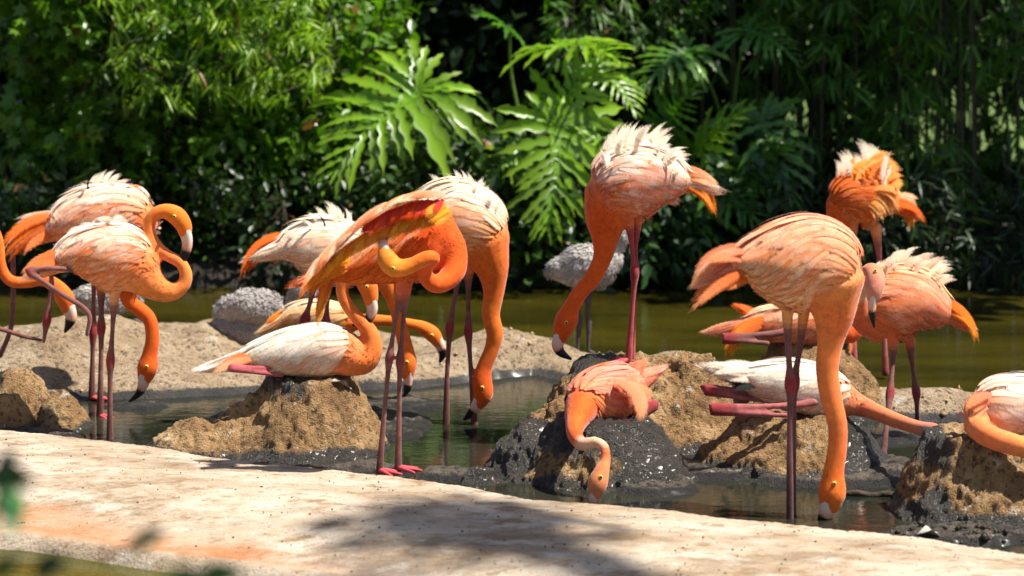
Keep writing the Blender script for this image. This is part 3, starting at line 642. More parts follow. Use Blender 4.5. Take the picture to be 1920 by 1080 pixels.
# out-of-focus sprig close to the camera at the lower left
sp = empty('foreground_sprig', W(-160, 1500, 2.7), 'blurred green leaf sprig close to the camera at the lower left', 'plant')
S0 = W(-160, 1500, 2.7)
CF = catmull(np.array([S0, W(-90, 1250, 2.7), W(-30, 1060, 2.7), W(-5, 900, 2.7)]), 14)
child('stem', sp, *loft(CF, np.linspace(.004, .0015, 14), (0, 1, 0), 1, 6, False), None, M['stem'])
for (a, b, s, c) in [((-30, 890), (70, 905), 0.075, (0.012, 0.028, 0.008)), ((-10, 870), (40, 850), .05, (0.012, 0.025, 0.008)), ((60, 1075), (150, 1040), .06, (0.02, 0.05, 0.01)), ((5, 900), (30, 1000), 0.07, (0.05, 0.20, 0.05)), ((-20, 1080), (130, 1000), .05, (0.05, 0.09, 0.01)),
                     ((-10, 1000), (-80, 960), .05, (0.03, 0.1, 0.02))]:
    p = W(*a, 2.7); q = W(*b, 2.66)
    V, Fc, Cc = leaf_cloud(p[None], (q - p)[None], np.array([[0.3, -.8, .5]]), np.array([s]), np.array([c]), 'ovate')
    child('leaf', sp, V, Fc, Cc, M['foliage'])
sp2 = empty('foreground_sprig', W(330, 1600, 2.9), 'blurred dark twig with small leaves low in front of the apron', 'plant')
CF = catmull(np.array([W(330, 1600, 2.9), W(330, 1300, 2.9), W(350, 1120, 2.9), W(270, 1010, 2.9)]), 12)
child('stem', sp2, *loft(CF, np.linspace(.004, .0012, 12), (0, 1, 0), 1, 6, False), None, M['stem'])
for (a, b, s, c) in [((235, 1030), (335, 985), 0.068, (0.05, 0.06, 0.012)), ((345, 1110), (470, 1060), 0.09, (0.02, 0.05, 0.008)), ((300, 1100), (390, 1070), 0.07, (0.02, 0.04, 0.008)), ((340, 1130), (250, 1085), 0.05, (0.03, 0.06, 0.01))]:
    p = W(*a, 2.9); q = W(*b, 2.86)
    V, Fc, Cc = leaf_cloud(p[None], (q - p)[None], np.array([[0.3, -.6, .7]]), np.array([s]), np.array([c]), 'ovate')
    child('leaf', sp2, V, Fc, Cc, M['foliage'])

# ------------------------------------------------------------------ birds
def remesh(V, F, vox):
    me = bpy.data.meshes.new('tmp')
    Fl = [tuple(int(q) for q in r) for f in F for r in f]
    me.from_pydata([tuple(map(float, v)) for v in V], [], Fl); me.update()
    o = bpy.data.objects.new('tmp', me); COL.objects.link(o)
    m = o.modifiers.new('r', 'REMESH'); m.mode = 'VOXEL'; m.voxel_size = vox
    dg = bpy.context.evaluated_depsgraph_get(); em = o.evaluated_get(dg).to_mesh()
    n = len(em.vertices); co = np.empty(n * 3, np.float32); em.vertices.foreach_get('co', co)
    k = len(em.polygons); li = np.empty(len(em.loops), np.int32); em.loops.foreach_get('vertex_index', li)
    o.evaluated_get(dg).to_mesh_clear(); bpy.data.objects.remove(o); bpy.data.meshes.remove(me)
    return co.reshape(-1, 3).astype(float), li.reshape(-1, 4)
def smooth_verts(V, F, w, it):
    e = np.vstack([F[:, [0, 1]], F[:, [1, 2]], F[:, [2, 3]], F[:, [3, 0]]])
    deg = np.bincount(e[:, 0], minlength=len(V)) + np.bincount(e[:, 1], minlength=len(V))
    for _ in range(it):
        s = np.zeros_like(V)
        for k in range(3):
            s[:, k] = np.bincount(e[:, 0], V[e[:, 1], k], len(V)) + np.bincount(e[:, 1], V[e[:, 0], k], len(V))
        V = V + (s / np.maximum(deg, 1)[:, None] - V) * w[:, None]
    return V
def PT(lst, D):
    """[(px,py,r_px[,dD])] -> (n,4) world points and radius in metres"""
    out = []
    for q in lst:
        d = D + (q[3] if len(q) > 3 else 0); out.append([*W(q[0], q[1], d), q[2] * d / F_PX])
    return np.array(out)
def ribbons(path, nrm, wid, c0, c1, prof=None, camber=0.05, edge=1.05, dark_tip=None):
    """path (N,K,3), nrm (N,K,3), wid (N,), colours (N,3) -> feather blades"""
    Nn, K = path.shape[:2]; T = norm(np.gradient(path, axis=1)); S = norm(np.cross(nrm, T)); U = np.cross(T, S)
    s = np.linspace(0, 1, K)
    if prof is None: prof = np.clip(0.5 + 2.2 * s, 0, 1) * np.clip(1.12 - .6 * s ** 4, 0, 1)
    w = wid[:, None, None] * prof[None, :, None]
    V = np.stack([path + S * w - U * w * camber, path, path - S * w - U * w * camber], 2).reshape(-1, 3)
    f = grid_faces(K, 3); F = (f[None] + (np.arange(Nn) * K * 3)[:, None, None]).reshape(-1, 4)
    t = (s ** 1.1)[None, :, None, None]; C = c0[:, None, None] * (1 - t) + c1[:, None, None] * t
    C = np.broadcast_to(C, (Nn, K, 3, 3)).copy(); C[:, :, 1] *= 0.97; C[:, :, 0] *= edge; C[:, :, 2] *= edge
    nb = np.stack([U * .3 + nrm * .85 + S * .13, U * .3 + nrm * .85, U * .3 + nrm * .85 - S * .13], 2)
    vane = np.zeros((Nn, K, 3, 2)); vane[:, :, 0, 0] = 1; vane[:, :, 2, 0] = -1; vane[..., 1] = s[None, :, None]
    return V, F, np.clip(C.reshape(-1, 3), 0, 0.95), np.hstack([norm(nb.reshape(-1, 3)), vane.reshape(-1, 2)])
def cmerge(parts):
    off, Vs, Fs, Cs, Ns = 0, [], [], [], []
    for V, F, C, Nb in parts:
        Vs.append(V); Fs.append(F + off); Cs.append(C); Ns.append(Nb); off += len(V)
    return np.vstack(Vs), np.vstack(Fs), np.vstack(Cs), np.vstack(Ns)
def plumes(name, root, V, F, C, Nb, mat):
    o = child(name, root, V, F, C, mat, attrs={'fx': Nb[:, 3], 'fy': Nb[:, 4]})
    o.data.normals_split_custom_set_from_vertices(Nb[:, :3].tolist()); return o
def jcol(c, n, j=0.1):
    c = np.asarray(c, float); return np.clip(c * RNG.uniform(1 - j, 1 + j, (n, 1)) + RNG.normal(0, 0.012, (n, 3)), 0.003, 0.95)
def pick(a, b, n, p=1.0):
    t = RNG.random((n, 1)) ** p; return np.asarray(a) * (1 - t) + np.asarray(b) * t

ORANGE = (0.80, 0.168, 0.020); DEEP = (0.72, 0.105, 0.012); SALMON = (0.82, 0.26, 0.13); PEACH = (0.86, 0.32, 0.125)
PALE = (0.92, 0.55, 0.33); WHITE = (0.95, 0.78, 0.62); YELLOW = (0.88, 0.36, 0.03); BLACK = (0.012, 0.01, 0.01); RED = (0.66, 0.055, 0.03)
LEGC = (0.21, 0.082, 0.068); HOCK = (0.27, 0.035, 0.038); FOOTC = (0.52, 0.08, 0.09)

def free_row(D, base, tip, n, width, c0, c1, bow=0.15, dd=(0, 0), spread=0.0, nv=(0.1, -0.85, 0.4), jit=3, c2=None, pblack=0.0, narrow=True):
    """feathers whose bases run along one pixel line and tips along another"""
    base = PT([(*b[:2], 1, *(b[2:])) for b in base], D)[:, :3]; tip = PT([(*b[:2], 1, *(b[2:])) for b in tip], D)[:, :3]
    n = int(n * .72) if pblack else n; u = np.clip(np.linspace(0, 1, n) + RNG.normal(0, 0.2 / n, n), 0, 1)
    def along(L, u):
        if len(L) == 1: return np.repeat(L, len(u), 0)
        s = np.linspace(0, 1, len(L)); return np.stack([np.interp(u, s, L[:, k]) for k in range(3)], 1)
    j = jit * D / F_PX
    A = along(base, u) + RNG.normal(0, j * .5, (n, 3)); B = along(tip, u) + RNG.normal(0, j, (n, 3)); B = A + (B - A) * RNG.uniform(.72 if pblack or jit > 4 else .9, 1.1, (n, 1))
    off = RNG.uniform(dd[0], dd[1], (n, 1)) * np.array([[0, 1, 0]]); A = A + off * .7; B = B + off
    Lg = np.linalg.norm(B - A, axis=1, keepdims=True)
    X = norm(B - A); Nv = norm(np.asarray(nv) + RNG.normal(0, 0.13, (n, 3))); side = norm(np.cross(Nv, X))
    sg = np.sign(side[:, 2:3] + 1e-6)          # bow upward
    s = np.linspace(0, 1, 9)[None, :, None]
    bw = bow * RNG.uniform(.8, 1.2, (n, 1))
    path = A[:, None] * (1 - s) + B[:, None] * s + (side * sg * Lg * bw)[:, None] * (4 * s * (1 - s)) + (Nv * Lg * 0.08)[:, None] * np.sin(s * np.pi)
    prof = np.clip(0.5 + 1.6 * s[0, :, 0], 0, 1) * np.clip(1 - s[0, :, 0] ** 3, 0.0, 1) ** (0.6 if narrow else .35); prof[-1] = 0.12
    cc0 = jcol(c0, n); cc1 = jcol(c1, n); wj = RNG.uniform(.75, 1.25, n)
    if c2 is not None:
        m = RNG.random(n) < 0.5; cc1[m] = jcol(c2, n)[m]
    if pblack:
        m = RNG.random(n) < pblack; cc0[m] = BLACK; cc1[m] = BLACK; wj[m] *= .42
    return ribbons(path, np.broadcast_to(Nv[:, None], path.shape), 1.35 * width * wj * D / F_PX, cc0, cc1, prof, 0.08)

def foot_mesh(p, ang, L=0.085, flat=True):
    """webbed foot on the ground at p, toes pointing towards ang"""
    p = np.asarray(p); parts = []
    tips = []
    for k, a in enumerate((-0.55, 0.0, 0.5)):
        d = np.array([math.cos(ang + a), math.sin(ang + a), 0]); l = L * (1.0 if k == 1 else .88)
        C = np.array([p + [0, 0, .016], p + d * l * .35 + [0, 0, .012], p + d * l * .75 + [0, 0, .008], p + d * l + [0, 0, .005]])
        C = catmull(C, 8); tips.append(C); parts.append(loft(C, np.linspace(.0105, .0045, 8), (0, 0, 1), 1, 8))
    for k in (0, 1):
        a, b = tips[k], tips[k + 1]; t = np.linspace(0, 1, 5)[:, None, None]
        web = a[None, :7] * (1 - t) + b[None, :7] * t
        pull = (1 - 0.28 * np.sin(np.linspace(0, np.pi, 5)))[:, None, None]
        web = p + (web - p) * pull; web[..., 2] = np.clip(web[..., 2] - .003, p[2] + .003, None)
        V1 = web.reshape(-1, 3); V2 = V1 - [0, 0, .003]
        parts += [(V1, grid_faces(5, 7)), (V2, grid_faces(5, 7)[:, ::-1])]
    d = np.array([math.cos(ang), math.sin(ang), 0])
    parts.append(loft(np.array([p + [0, 0, .014], p - d * .02 + [0, 0, .008]]), np.array([.007, .003]), (0, 0, 1), 1, 6))
    V, F = merge(parts); n = len(V)
    return V, F, jcol(FOOTC, n, .05)

def flamingo(label, D, body, neck, bill, legs, tail=(), crest=(), extra=(), cols=None, ruffle=0.3, wf=0.8, feet=(), flow=32, wing=True, nf=1.0, billup=None, neckc=None, bumpw=1.0, pos=None, eye_at=None):
    """a flamingo from its measured body axis (rear to breast), neck (breast to face), bill, legs and loose plumes"""
    C = dict(top=WHITE, mid=PEACH, low=ORANGE, belly=ORANGE, neck=ORANGE, head=ORANGE, tip=PALE, legc=LEGC, kr=(10, 66)); C.update(cols or {})  # top: white plumage, with the sunlit brightness of the back painted in
    B = catmull(PT(body, D), 26); Nk = catmull(PT(neck, D), 46) if neck else None
    parts = [loft(B[:, :3], B[:, 3], (0, 0, 1), wf, 22)]
    samples = [(B[:, :3], B[:, 3] * (.5 + .5 * wf), 0)]
    if Nk is not None: parts.append(loft(Nk[:, :3], Nk[:, 3], (0.2, 0, 1), 0.92, 14)); samples.append((Nk[:, :3], Nk[:, 3], 1))
    legsamp = []
    for lg in legs:
        Lp = catmull(PT(lg, D), 40); parts.append(loft(Lp[:, :3], Lp[:, 3], (0, 1, 0), 1, 10)); samples.append((Lp[:, :3], Lp[:, 3], 2)); legsamp.append(Lp)
    V, F = remesh(*merge(parts), 0.0062)
    # nearest skeleton sample of each kind
    ds = {}; ts = {}; rs = {}
    for (c, r, k) in samples:
        dd = np.linalg.norm(V[:, None] - c[None], axis=2) - r[None]
        i = dd.argmin(1); d = dd[np.arange(len(V)), i]; t = i / (len(c) - 1)
        if k in ds:
            m = d < ds[k]; ds[k] = np.where(m, d, ds[k]); ts[k] = np.where(m, t, ts[k]); rs[k] = np.where(m, r[i], rs[k])
        else: ds[k], ts[k], rs[k] = d, t, r[i]
    BIG = np.full(len(V), 9.0)
    db, dn, dl = ds[0], ds.get(1, BIG), ds.get(2, BIG)
    wsm = 0.5 * sstep(0.004, 0.02, dl) * (1 - sstep(0.55, 0.8, np.where(dn < db, ts.get(1, 0 * BIG), 0)))
    V = smooth_verts(V, F, wsm, 14)
    # colours
    tb = ts[0]; ii = np.clip((tb * 25).astype(int), 0, 25)
    T_, U_, S_ = frames(B[:, :3], (0, 0, 1))
    rel = np.einsum('ij,ij->i', V - B[ii, :3], U_[ii]) / B[ii, 3]
    nz = fbm(V, 16, 3, 5)
    cb = lerp(np.array(C['belly']), np.array(C['mid']), sstep(-0.35, 0.45, rel + .3 * nz)[:, None]); cb = lerp(cb, np.array(C['top']), (sstep(0.35, 0.9, rel + .2 * nz) * sstep(1.0, .6, tb))[:, None])
    cb = lerp(cb, np.array(C['neck']), (sstep(.72, 1.0, tb + .1 * nz) * .8)[:, None])
    tn = ts.get(1, 0 * tb)
    cn = lerp(np.array(C['neck']), np.array(C['head']), sstep(.6, .9, tn)[:, None])
    if neckc:    # sunlit stretch of neck, painted pale
        for (a, b, cc) in neckc: cn = lerp(cn, np.array(cc), (sstep(a - .05, a + .02, tn) * sstep(b + .05, b - .02, tn))[:, None])
    cn = cn * (1 + 0.16 * fbm(V, 70, 2, 8) + 0.14 * fbm(V, 14, 2, 9))[:, None]; cn = cn * np.stack([np.ones(len(V)), 1 + .25 * fbm(V, 9, 2, 10), np.ones(len(V))], 1)
    c = lerp(cb, cn, sstep(0.02, -0.02, dn - db)[:, None])
    if 2 in ds:
        rl = rs[2]; hk = sstep(0.0135, 0.019, rl) * sstep(.2, .35, ts[2]) ; tl = ts[2]
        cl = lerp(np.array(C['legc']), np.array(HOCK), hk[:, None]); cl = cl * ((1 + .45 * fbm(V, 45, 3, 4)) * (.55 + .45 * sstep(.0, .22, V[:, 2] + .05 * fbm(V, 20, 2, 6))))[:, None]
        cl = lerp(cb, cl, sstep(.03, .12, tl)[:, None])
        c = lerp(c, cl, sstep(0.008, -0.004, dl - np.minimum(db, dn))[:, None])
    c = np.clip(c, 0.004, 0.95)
    loc = B[13, :3].copy()
    if pos is not None: loc = np.asarray(pos)
    elif legsamp: loc[2] = min(l[:, 2].min() for l in legsamp)
    else: loc[2] = (B[:, 2] - B[:, 3]).min()
    root = empty('flamingo', loc, label, 'flamingo', 'flamingos in the colony')
    bd = child('body', root, V, F, c, M['body'])
    # small contour feathers over body and neck
    fn = np.cross(V[F[:, 1]] - V[F[:, 0]], V[F[:, 2]] - V[F[:, 0]]); vn = np.stack([sum(np.bincount(F[:, k], fn[:, a], len(V)) for k in range(4)) for a in range(3)], 1); vn = norm(vn)
    ok = (dl > .02) & (np.where(dn < db, tn, 0) < .22); pi = np.flatnonzero(ok); pi = pi[RNG.integers(0, len(pi), 2400)]
    onn = (dn < db)[pi]; Tb = -T_[ii[pi]]
    if Nk is not None:
        TN = norm(np.gradient(Nk[:, :3], axis=0)); Tb = np.where(onn[:, None], -TN[np.clip((tn[pi] * 45).astype(int), 0, 45)], Tb)
    n0 = vn[pi]; d0 = norm(Tb - n0 * (Tb * n0).sum(1, keepdims=True) + RNG.normal(0, .15, (len(pi), 3))); sl = np.linspace(0, 1, 4)[None, :, None]
    ln = np.where(onn, .012, .030)[:, None, None] * RNG.uniform(.7, 1.2, (len(pi), 1, 1))
    pth = V[pi][:, None] + n0[:, None] * .0005 + d0[:, None] * ln * sl + n0[:, None] * (np.where(onn, .0004, .0012)[:, None, None] * sl ** 1.5)
    cc = c[pi] * RNG.uniform(.93, 1.08, (len(pi), 1))
    rb = ribbons(pth, np.broadcast_to(n0[:, None], pth.shape), np.where(onn, .0042, .0090) * RNG.uniform(.7, 1.2, len(pi)), cc, np.clip(cc * 1.05, 0, .95)); rb[3][:, :3] = np.repeat(n0, 12, 0)
    plumes('contour_plumage', root, *rb, M['contour'])['kind'] = 'stuff'
    # wing coverts laid along the body surface
    Lb = np.linalg.norm(np.diff(B[:, :3], axis=0), axis=1).sum(); sc = Lb / 0.42
    tt = np.linspace(0, 1, 26)
    def surf(t, ph, h, sg):
        tc = np.clip(t, 0, 1); ex = np.minimum(t, 0)
        o = [np.interp(tc, tt, B[:, k]) for k in range(4)]
        c3 = np.stack(o[:3], -1) + ex[..., None] * Lb * T_[0]
        r = o[3] * np.clip(1 + 1.1 * ex * Lb / 0.2, 0.12, 1)
        u = norm(np.stack([np.interp(tc, tt, U_[:, k]) for k in range(3)], -1)); s = norm(np.stack([np.interp(tc, tt, S_[:, k]) for k in range(3)], -1))
        n = np.cos(ph)[..., None] * u + (sg * np.sin(ph))[..., None] * s
        return c3 + (np.cos(ph) * r)[..., None] * u + (sg * np.sin(ph) * r * wf)[..., None] * s + n * h[..., None], n
    def group(n, tr, pr, L, wd, lift, alpha, sg, cf, h0=0.003, order=True):
        n = int(n * nf)
        t0 = RNG.uniform(*tr, n); ph = np.radians(RNG.uniform(*pr, n)); l = L * sc * RNG.uniform(.8, 1.2, n)
        a = np.radians(alpha) * RNG.uniform(.6, 1.4, n) * np.sin(np.clip(ph, .25, 1.6))
        K = 10; s = np.linspace(0, 1, K)
        t = t0[:, None] - (l * np.cos(a) / Lb)[:, None] * s; r0 = np.interp(t0, tt, B[:, 3])
        phs = ph[:, None] + (l * np.sin(a) / r0)[:, None] * (s - .25 * s ** 2)
        h = h0 + (lift * sc * RNG.uniform(.5, 1.5, n))[:, None] * s ** 1.6 + 0.0025 * RNG.random(n)[:, None] + (0.006 * (t0 - .2))[:, None]
        Pp, Nn = surf(t, phs, h, np.full(t.shape, sg)); f = np.degrees(ph); c0, c1 = cf(t0, f, n)
        return ribbons(Pp, Nn, wd * sc * RNG.uniform(.75, 1.25, n), c0, c1)
    if wing:
        for sg in (1, -1):
            def cwing(t, f, n):
                k = sstep(*C['kr'], f + RNG.normal(0, 12, n))[:, None]
                base = lerp(np.array(C['top']), np.array(C['mid']), k); tipc = lerp(np.array(C['top']), lerp(np.array(C['tip']), np.array(C['mid']), RNG.random((n, 1)) ** .7), k)
                m = (RNG.random(n) < .5 * k[:, 0] + .06)[:, None]; base = np.where(m, np.array(C['low']), base)
                base = lerp(base, np.array(C['low']), (sstep(.70, .98, t) * .55)[:, None])
                return jcol(base, n, .1), jcol(tipc, n, .08)
            def cbel(t, f, n): return jcol(pick(C['belly'], C['mid'], n), n, .08), jcol(pick(C['belly'], C['mid'], n, .7), n, .08)
            g = [group(56, (.05, .45), (14, 116), .21, .0235, .0012 + .003 * ruffle, flow * .55, sg, cwing, .002),
                 group(80, (.35, .78), (6, 112), .19, .0205, .0012 + .003 * ruffle, flow, sg, cwing, .003),
                 group(90, (.62, .99), (4, 118), .135, .0165, .001 + .002 * ruffle, flow * 1.2, sg, cwing, .003),
                 group(7, (.30, .70), (2, 28), .17, .010, .004 + .04 * ruffle, flow * .5, sg, cwing, .008)]
            plumes('wing', root, *cmerge(g), M['feather'])
            plumes('flank_plumage', root, *cmerge([group(90, (.10, .92), (112, 168), .075, .017, .002, 8, sg, cbel, .0005)]), M['feather'])
    if crest: plumes('crest_plumes', root, *cmerge([free_row(D, *q[0], **q[1]) for q in crest]), M['plume'])
    if tail: plumes('tail', root, *cmerge([free_row(D, *q[0], **q[1]) for q in tail]), M['plume'])
    for nm, rows in extra: plumes(nm, root, *cmerge([free_row(D, *q[0], **q[1]) for q in rows]), M['feather'])
    if bill:
        b = PT(bill, D); K = 18; Q = catmull(b, K); tq = np.linspace(0, 1, K)
        Vb, Fb = loft(Q[:, :3], Q[:, 3], (0.1, -.3, 1), 0.72, 12)
        i = np.linalg.norm(Vb[:, None] - Q[None, :, :3], axis=2).argmin(1); tv = tq[i]
        cbl = lerp(np.array((0.72, 0.55, 0.46)), np.array((0.78, 0.30, 0.16)), (sstep(.2, .4, tv) * sstep(.62, .5, tv) * .6)[:, None])
        cbl = lerp(cbl, np.array(BLACK) * 1.6, sstep(.44, .52, tv + .04 * fbm(Vb, 60, 2, 3))[:, None])
        bo = child('bill', root, Vb, Fb, cbl, M['bill'])
        # line of the closed gape
        gp = Q[2:15, :3] + np.array([0, -1, 0]) * (Q[2:15, 3] * .70)[:, None]
        gl = child('gape', root, *loft(gp, np.full(len(gp), .0016), (0, 0, 1), 1, 5), None, M['bill']); gl.data.color_attributes.new('Col', 'FLOAT_COLOR', 'POINT')
        gl.parent = bo; a = gl.data.color_attributes['Col']; a.data.foreach_set('color', np.tile(np.array([.03, .02, .02, 1], np.float32), len(gl.data.vertices)))
        # eyes on both sides of the face
        if Nk is not None:
            hi = 40 if eye_at is None else eye_at; h = Nk[hi]; tdir = norm(Nk[min(hi + 3, 45), :3] - Nk[hi - 3, :3]); cam_dir = np.array([0, -1.0, 0]); sd_ = norm(cam_dir - tdir * (cam_dir @ tdir))
            for sg in (1, -1):
                e = h[:3] + sd_ * sg * h[3] * .90
                th, ph = np.meshgrid(np.linspace(0, np.pi, 9), np.linspace(0, 2 * np.pi, 12, endpoint=False), indexing='ij')
                ax = np.cross(sd_, tdir); rr = .0075
                Ve = e + rr * (np.cos(th)[..., None] * sd_ * sg + (np.sin(th) * np.cos(ph))[..., None] * tdir + (np.sin(th) * np.sin(ph))[..., None] * ax)
                ce = np.where((th < .75)[..., None], np.array([.01, .01, .01]), np.array([.75, .50, .10]))
                child('eye', root, Ve.reshape(-1, 3), grid_faces(9, 12, True), ce.reshape(-1, 3), M['eye']).parent = bd
    for (px, py, dd, ang) in feet:
        child('foot', root, *foot_mesh(W(px, py, D + dd), R(ang)), M['skin'])
    return root

def leg(path, thigh=12, r=5.2, hock=None, rh=8.9, dd=0.0, end=7.5):
    """path of (px,py[,dD]); radius bulges at the hock index"""
    out = []
    n = len(path)
    for i, q in enumerate(path):
        rr = thigh if i == 0 else r
        if hock is not None and i == hock: rr = rh
        if i == n - 1: rr = end
        out.append((q[0], q[1], rr, (q[2] if len(q) > 2 else 0) + dd))
    if hock is not None:      # tight bulge
        h = out[hock]; new = []
        for i, q in enumerate(out):
            if i == hock:
                a, b = out[i - 1], out[i + 1]
                for o_, w_ in ((a, -1), (b, 1)):
                    v = np.array(o_[:2]) - np.array(h[:2]); l = np.linalg.norm(v); v = v / l * min(30, l * .45)
                    pt = (h[0] + v[0], h[1] + v[1], r * 1.02, h[3] + (o_[3] - h[3]) * min(30, l * .45) / l)
                    if w_ < 0: new += [pt, h]
                    else: new += [pt]
            else: new.append(q)
        out = new
    return out
def row(base, tip, n, w, c0, c1, **k): return ((base, tip, n, w, c0, c1), k)

# ---- left group
flamingo('flamingo at the left edge, only its drooping orange neck and black-tipped bill in view', 9.9,
         [(-260, 430, 22), (-215, 420, 50), (-160, 420, 66), (-100, 425, 58), (-70, 430, 42)],
         [(-90, 430, 38), (-50, 420, 24), (-20, 425, 15), (-4, 455, 12), (2, 500, 11), (20, 527, 11.5), (53, 529, 11.5), (80, 524, 12), (104, 536, 14), (121, 558, 18), (128, 578, 14)],
         [(128, 576, 15), (133, 592, 13), (130, 606, 10), (122, 622, 3)],
         [leg([(-150, 480), (-145, 610), (-150, 715)], hock=1), leg([(-190, 470), (-120, 590), (0, 617), (46, 631), (78, 638)], hock=1, r=4.4, rh=8, end=3)],
         tail=[row([(-240, 420)], [(-330, 460), (-320, 480)], 10, 8, ORANGE, ORANGE)])
flamingo('standing flamingo behind at left with ruffled white back and one leg drawn up', 10.05,
         [(105, 428, 24), (135, 415, 46), (180, 408, 60), (230, 405, 58), (262, 420, 42)],
         [(250, 425, 38), (262, 425, 26, .08), (258, 395, 16, .12), (250, 370, 14, .12), (252, 360, 14, .10), (262, 362, 13, .06)],
         [(261, 361, 13, .06), (273, 372, 11, .05), (285, 392, 4, .04)],
         [leg([(180, 450), (176, 540), (175, 622), (173, 690), (172, 748)], hock=2), leg([(180, 430), (140, 445), (105, 447), (24, 456), (25, 540), (21, 612), (0, 668)], thigh=10, hock=3, rh=9, end=5)],
         tail=[row([(120, 400), (110, 440)], [(8, 462), (14, 492), (60, 470)], 22, 9, ORANGE, ORANGE, bow=.12, c2=PEACH, dd=(-.05, .05)), row([(110, 400)], [(28, 418), (45, 425)], 5, 6, PALE, WHITE, bow=.05)],
         crest=[row([(150, 370), (200, 360), (245, 375)], [(150, 352), (172, 333), (205, 322), (238, 330), (270, 356), (290, 388)], 44, 5, WHITE, WHITE, bow=.18, dd=(-.10, .10), pblack=.3)],
         cols=dict(kr=(20, 95), mid=PEACH, top=(.93, .74, .58), tip=PALE, belly=PEACH), ruffle=.4, feet=[(172, 751, 0, -10)])
flamingo('orange flamingo head down hidden behind the S-necked one, neck hanging to the pool', 9.72,
         [(150, 478, 16), (165, 482, 34), (195, 486, 50), (225, 495, 48), (245, 510, 38)],
         [(240, 505, 36), (240, 540, 22), (242, 565, 15), (262, 580, 14.5), (281, 600, 14), (286, 635, 14), (281, 665, 15), (277, 688, 20), (272, 708, 15)],
         [(273, 702, 16), (268, 722, 13), (260, 738, 9), (244, 752, 3.5)],
         [leg([(190, 525), (190, 612), (189, 700), (187, 786)], hock=1), leg([(165, 500), (101, 468), (97, 540), (88, 600), (82, 642)], thigh=12, hock=3, rh=9, end=3)],
         tail=[row([(160, 480)], [(140, 500), (142, 512)], 6, 6, ORANGE, ORANGE)], feet=[(187, 786, 0, -20)], cols=dict(neck=DEEP, head=DEEP))
flamingo('pale orange flamingo at left with S-curved neck and one leg folded back', 9.27,
         [(108, 492, 18), (140, 478, 38), (185, 476, 58), (230, 487, 66), (262, 505, 48)],
         [(262, 512, 42), (295, 540, 26), (325, 547, 18), (345, 533, 14), (349, 512, 12.5), (338, 492, 12), (316, 480, 12), (294, 462, 12), (280, 434, 12), (284, 408, 12.5), (306, 396, 14), (330, 404, 18), (344, 422, 16), (347, 436, 13)],
         [(346, 432, 14), (351, 452, 12), (348, 474, 10), (337, 490, 7), (327, 499, 2.5)],
         [leg([(215, 545), (212, 600), (207, 676), (206, 760), (206, 838)], hock=2), leg([(190, 492, .0), (150, 505, -.04), (100, 503, -.08), (52, 508, -.08), (110, 548, -.1), (165, 586, -.1), (163, 628, -.1)], thigh=10, hock=3, rh=9, end=4)],
         tail=[row([(130, 470), (115, 500)], [(38, 512), (55, 512)], 20, 8, ORANGE, PEACH, bow=.08, dd=(-.05, .05)), row([(150, 450)], [(95, 490), (110, 470)], 8, 8, PALE, PALE)],
         crest=[row([(150, 430), (220, 415)], [(120, 452), (185, 406), (245, 416)], 16, 7, WHITE, WHITE, bow=.1, dd=(-.08, .08))],
         cols=dict(belly=(.86, .40, .18), mid=PEACH, low=ORANGE, neck=(.82, .23, .055), head=ORANGE, top=(.93, .74, .58), tip=PALE, kr=(15, 90)), ruffle=.1, flow=44)

# ---- middle group
flamingo('white-backed flamingo with long curved orange tail plume behind the preening one', 9.52,
         [(528, 468, 18), (556, 462, 40), (600, 466, 60), (650, 478, 60), (690, 488, 48)],
         [(685, 490, 44), (715, 515, 26), (738, 560, 16), (750, 610, 14), (760, 650, 14.5), (764, 680, 18), (764, 702, 14)],
         [(764, 698, 14), (765, 715, 11), (763, 730, 9), (758, 742, 3)],
         [leg([(592, 510), (583, 560), (572, 600), (562, 660), (556, 735)], hock=2, rh=11), leg([(618, 510), (614, 560), (611, 610), (609, 660), (607, 735)], hock=2, rh=11)],
         tail=[row([(545, 440), (540, 470)], [(450, 522), (458, 522), (468, 508)], 11, 6.5, ORANGE, ORANGE, bow=.2, dd=(-.03, .03), jit=2), row([(548, 470)], [(505, 480), (512, 492)], 8, 9, ORANGE, ORANGE, bow=.05)],
         crest=[row([(560, 455), (610, 430), (660, 440)], [(530, 440), (552, 404), (588, 386), (628, 378), (662, 392)], 46, 5, WHITE, WHITE, bow=.16, dd=(-.10, .10), pblack=.28)],
         cols=dict(kr=(30, 110), mid=PALE, top=WHITE, low=PEACH, belly=(.80, .33, .22), tip=WHITE), ruffle=.5)
flamingo('orange flamingo lying on the sand with its neck stretched right along the ground', 9.98,
         [(530, 604, 12), (555, 594, 22), (595, 594, 31), (635, 600, 28), (655, 606, 22)],
         [(650, 606, 20), (690, 601, 13), (735, 602, 11), (775, 609, 11), (795, 616, 13.5), (812, 628, 15), (822, 643, 11)],
         [(819, 637, 12), (827, 652, 10), (830, 664, 8), (825, 678, 3)], [],
         tail=[row([(560, 585), (555, 610)], [(492, 612), (508, 598)], 14, 7, YELLOW, YELLOW, bow=.1, c2=ORANGE)],
         cols=dict(mid=(.88, .55, .25), top=(.9, .72, .5), low=YELLOW, belly=YELLOW, neck=ORANGE), nf=.7)
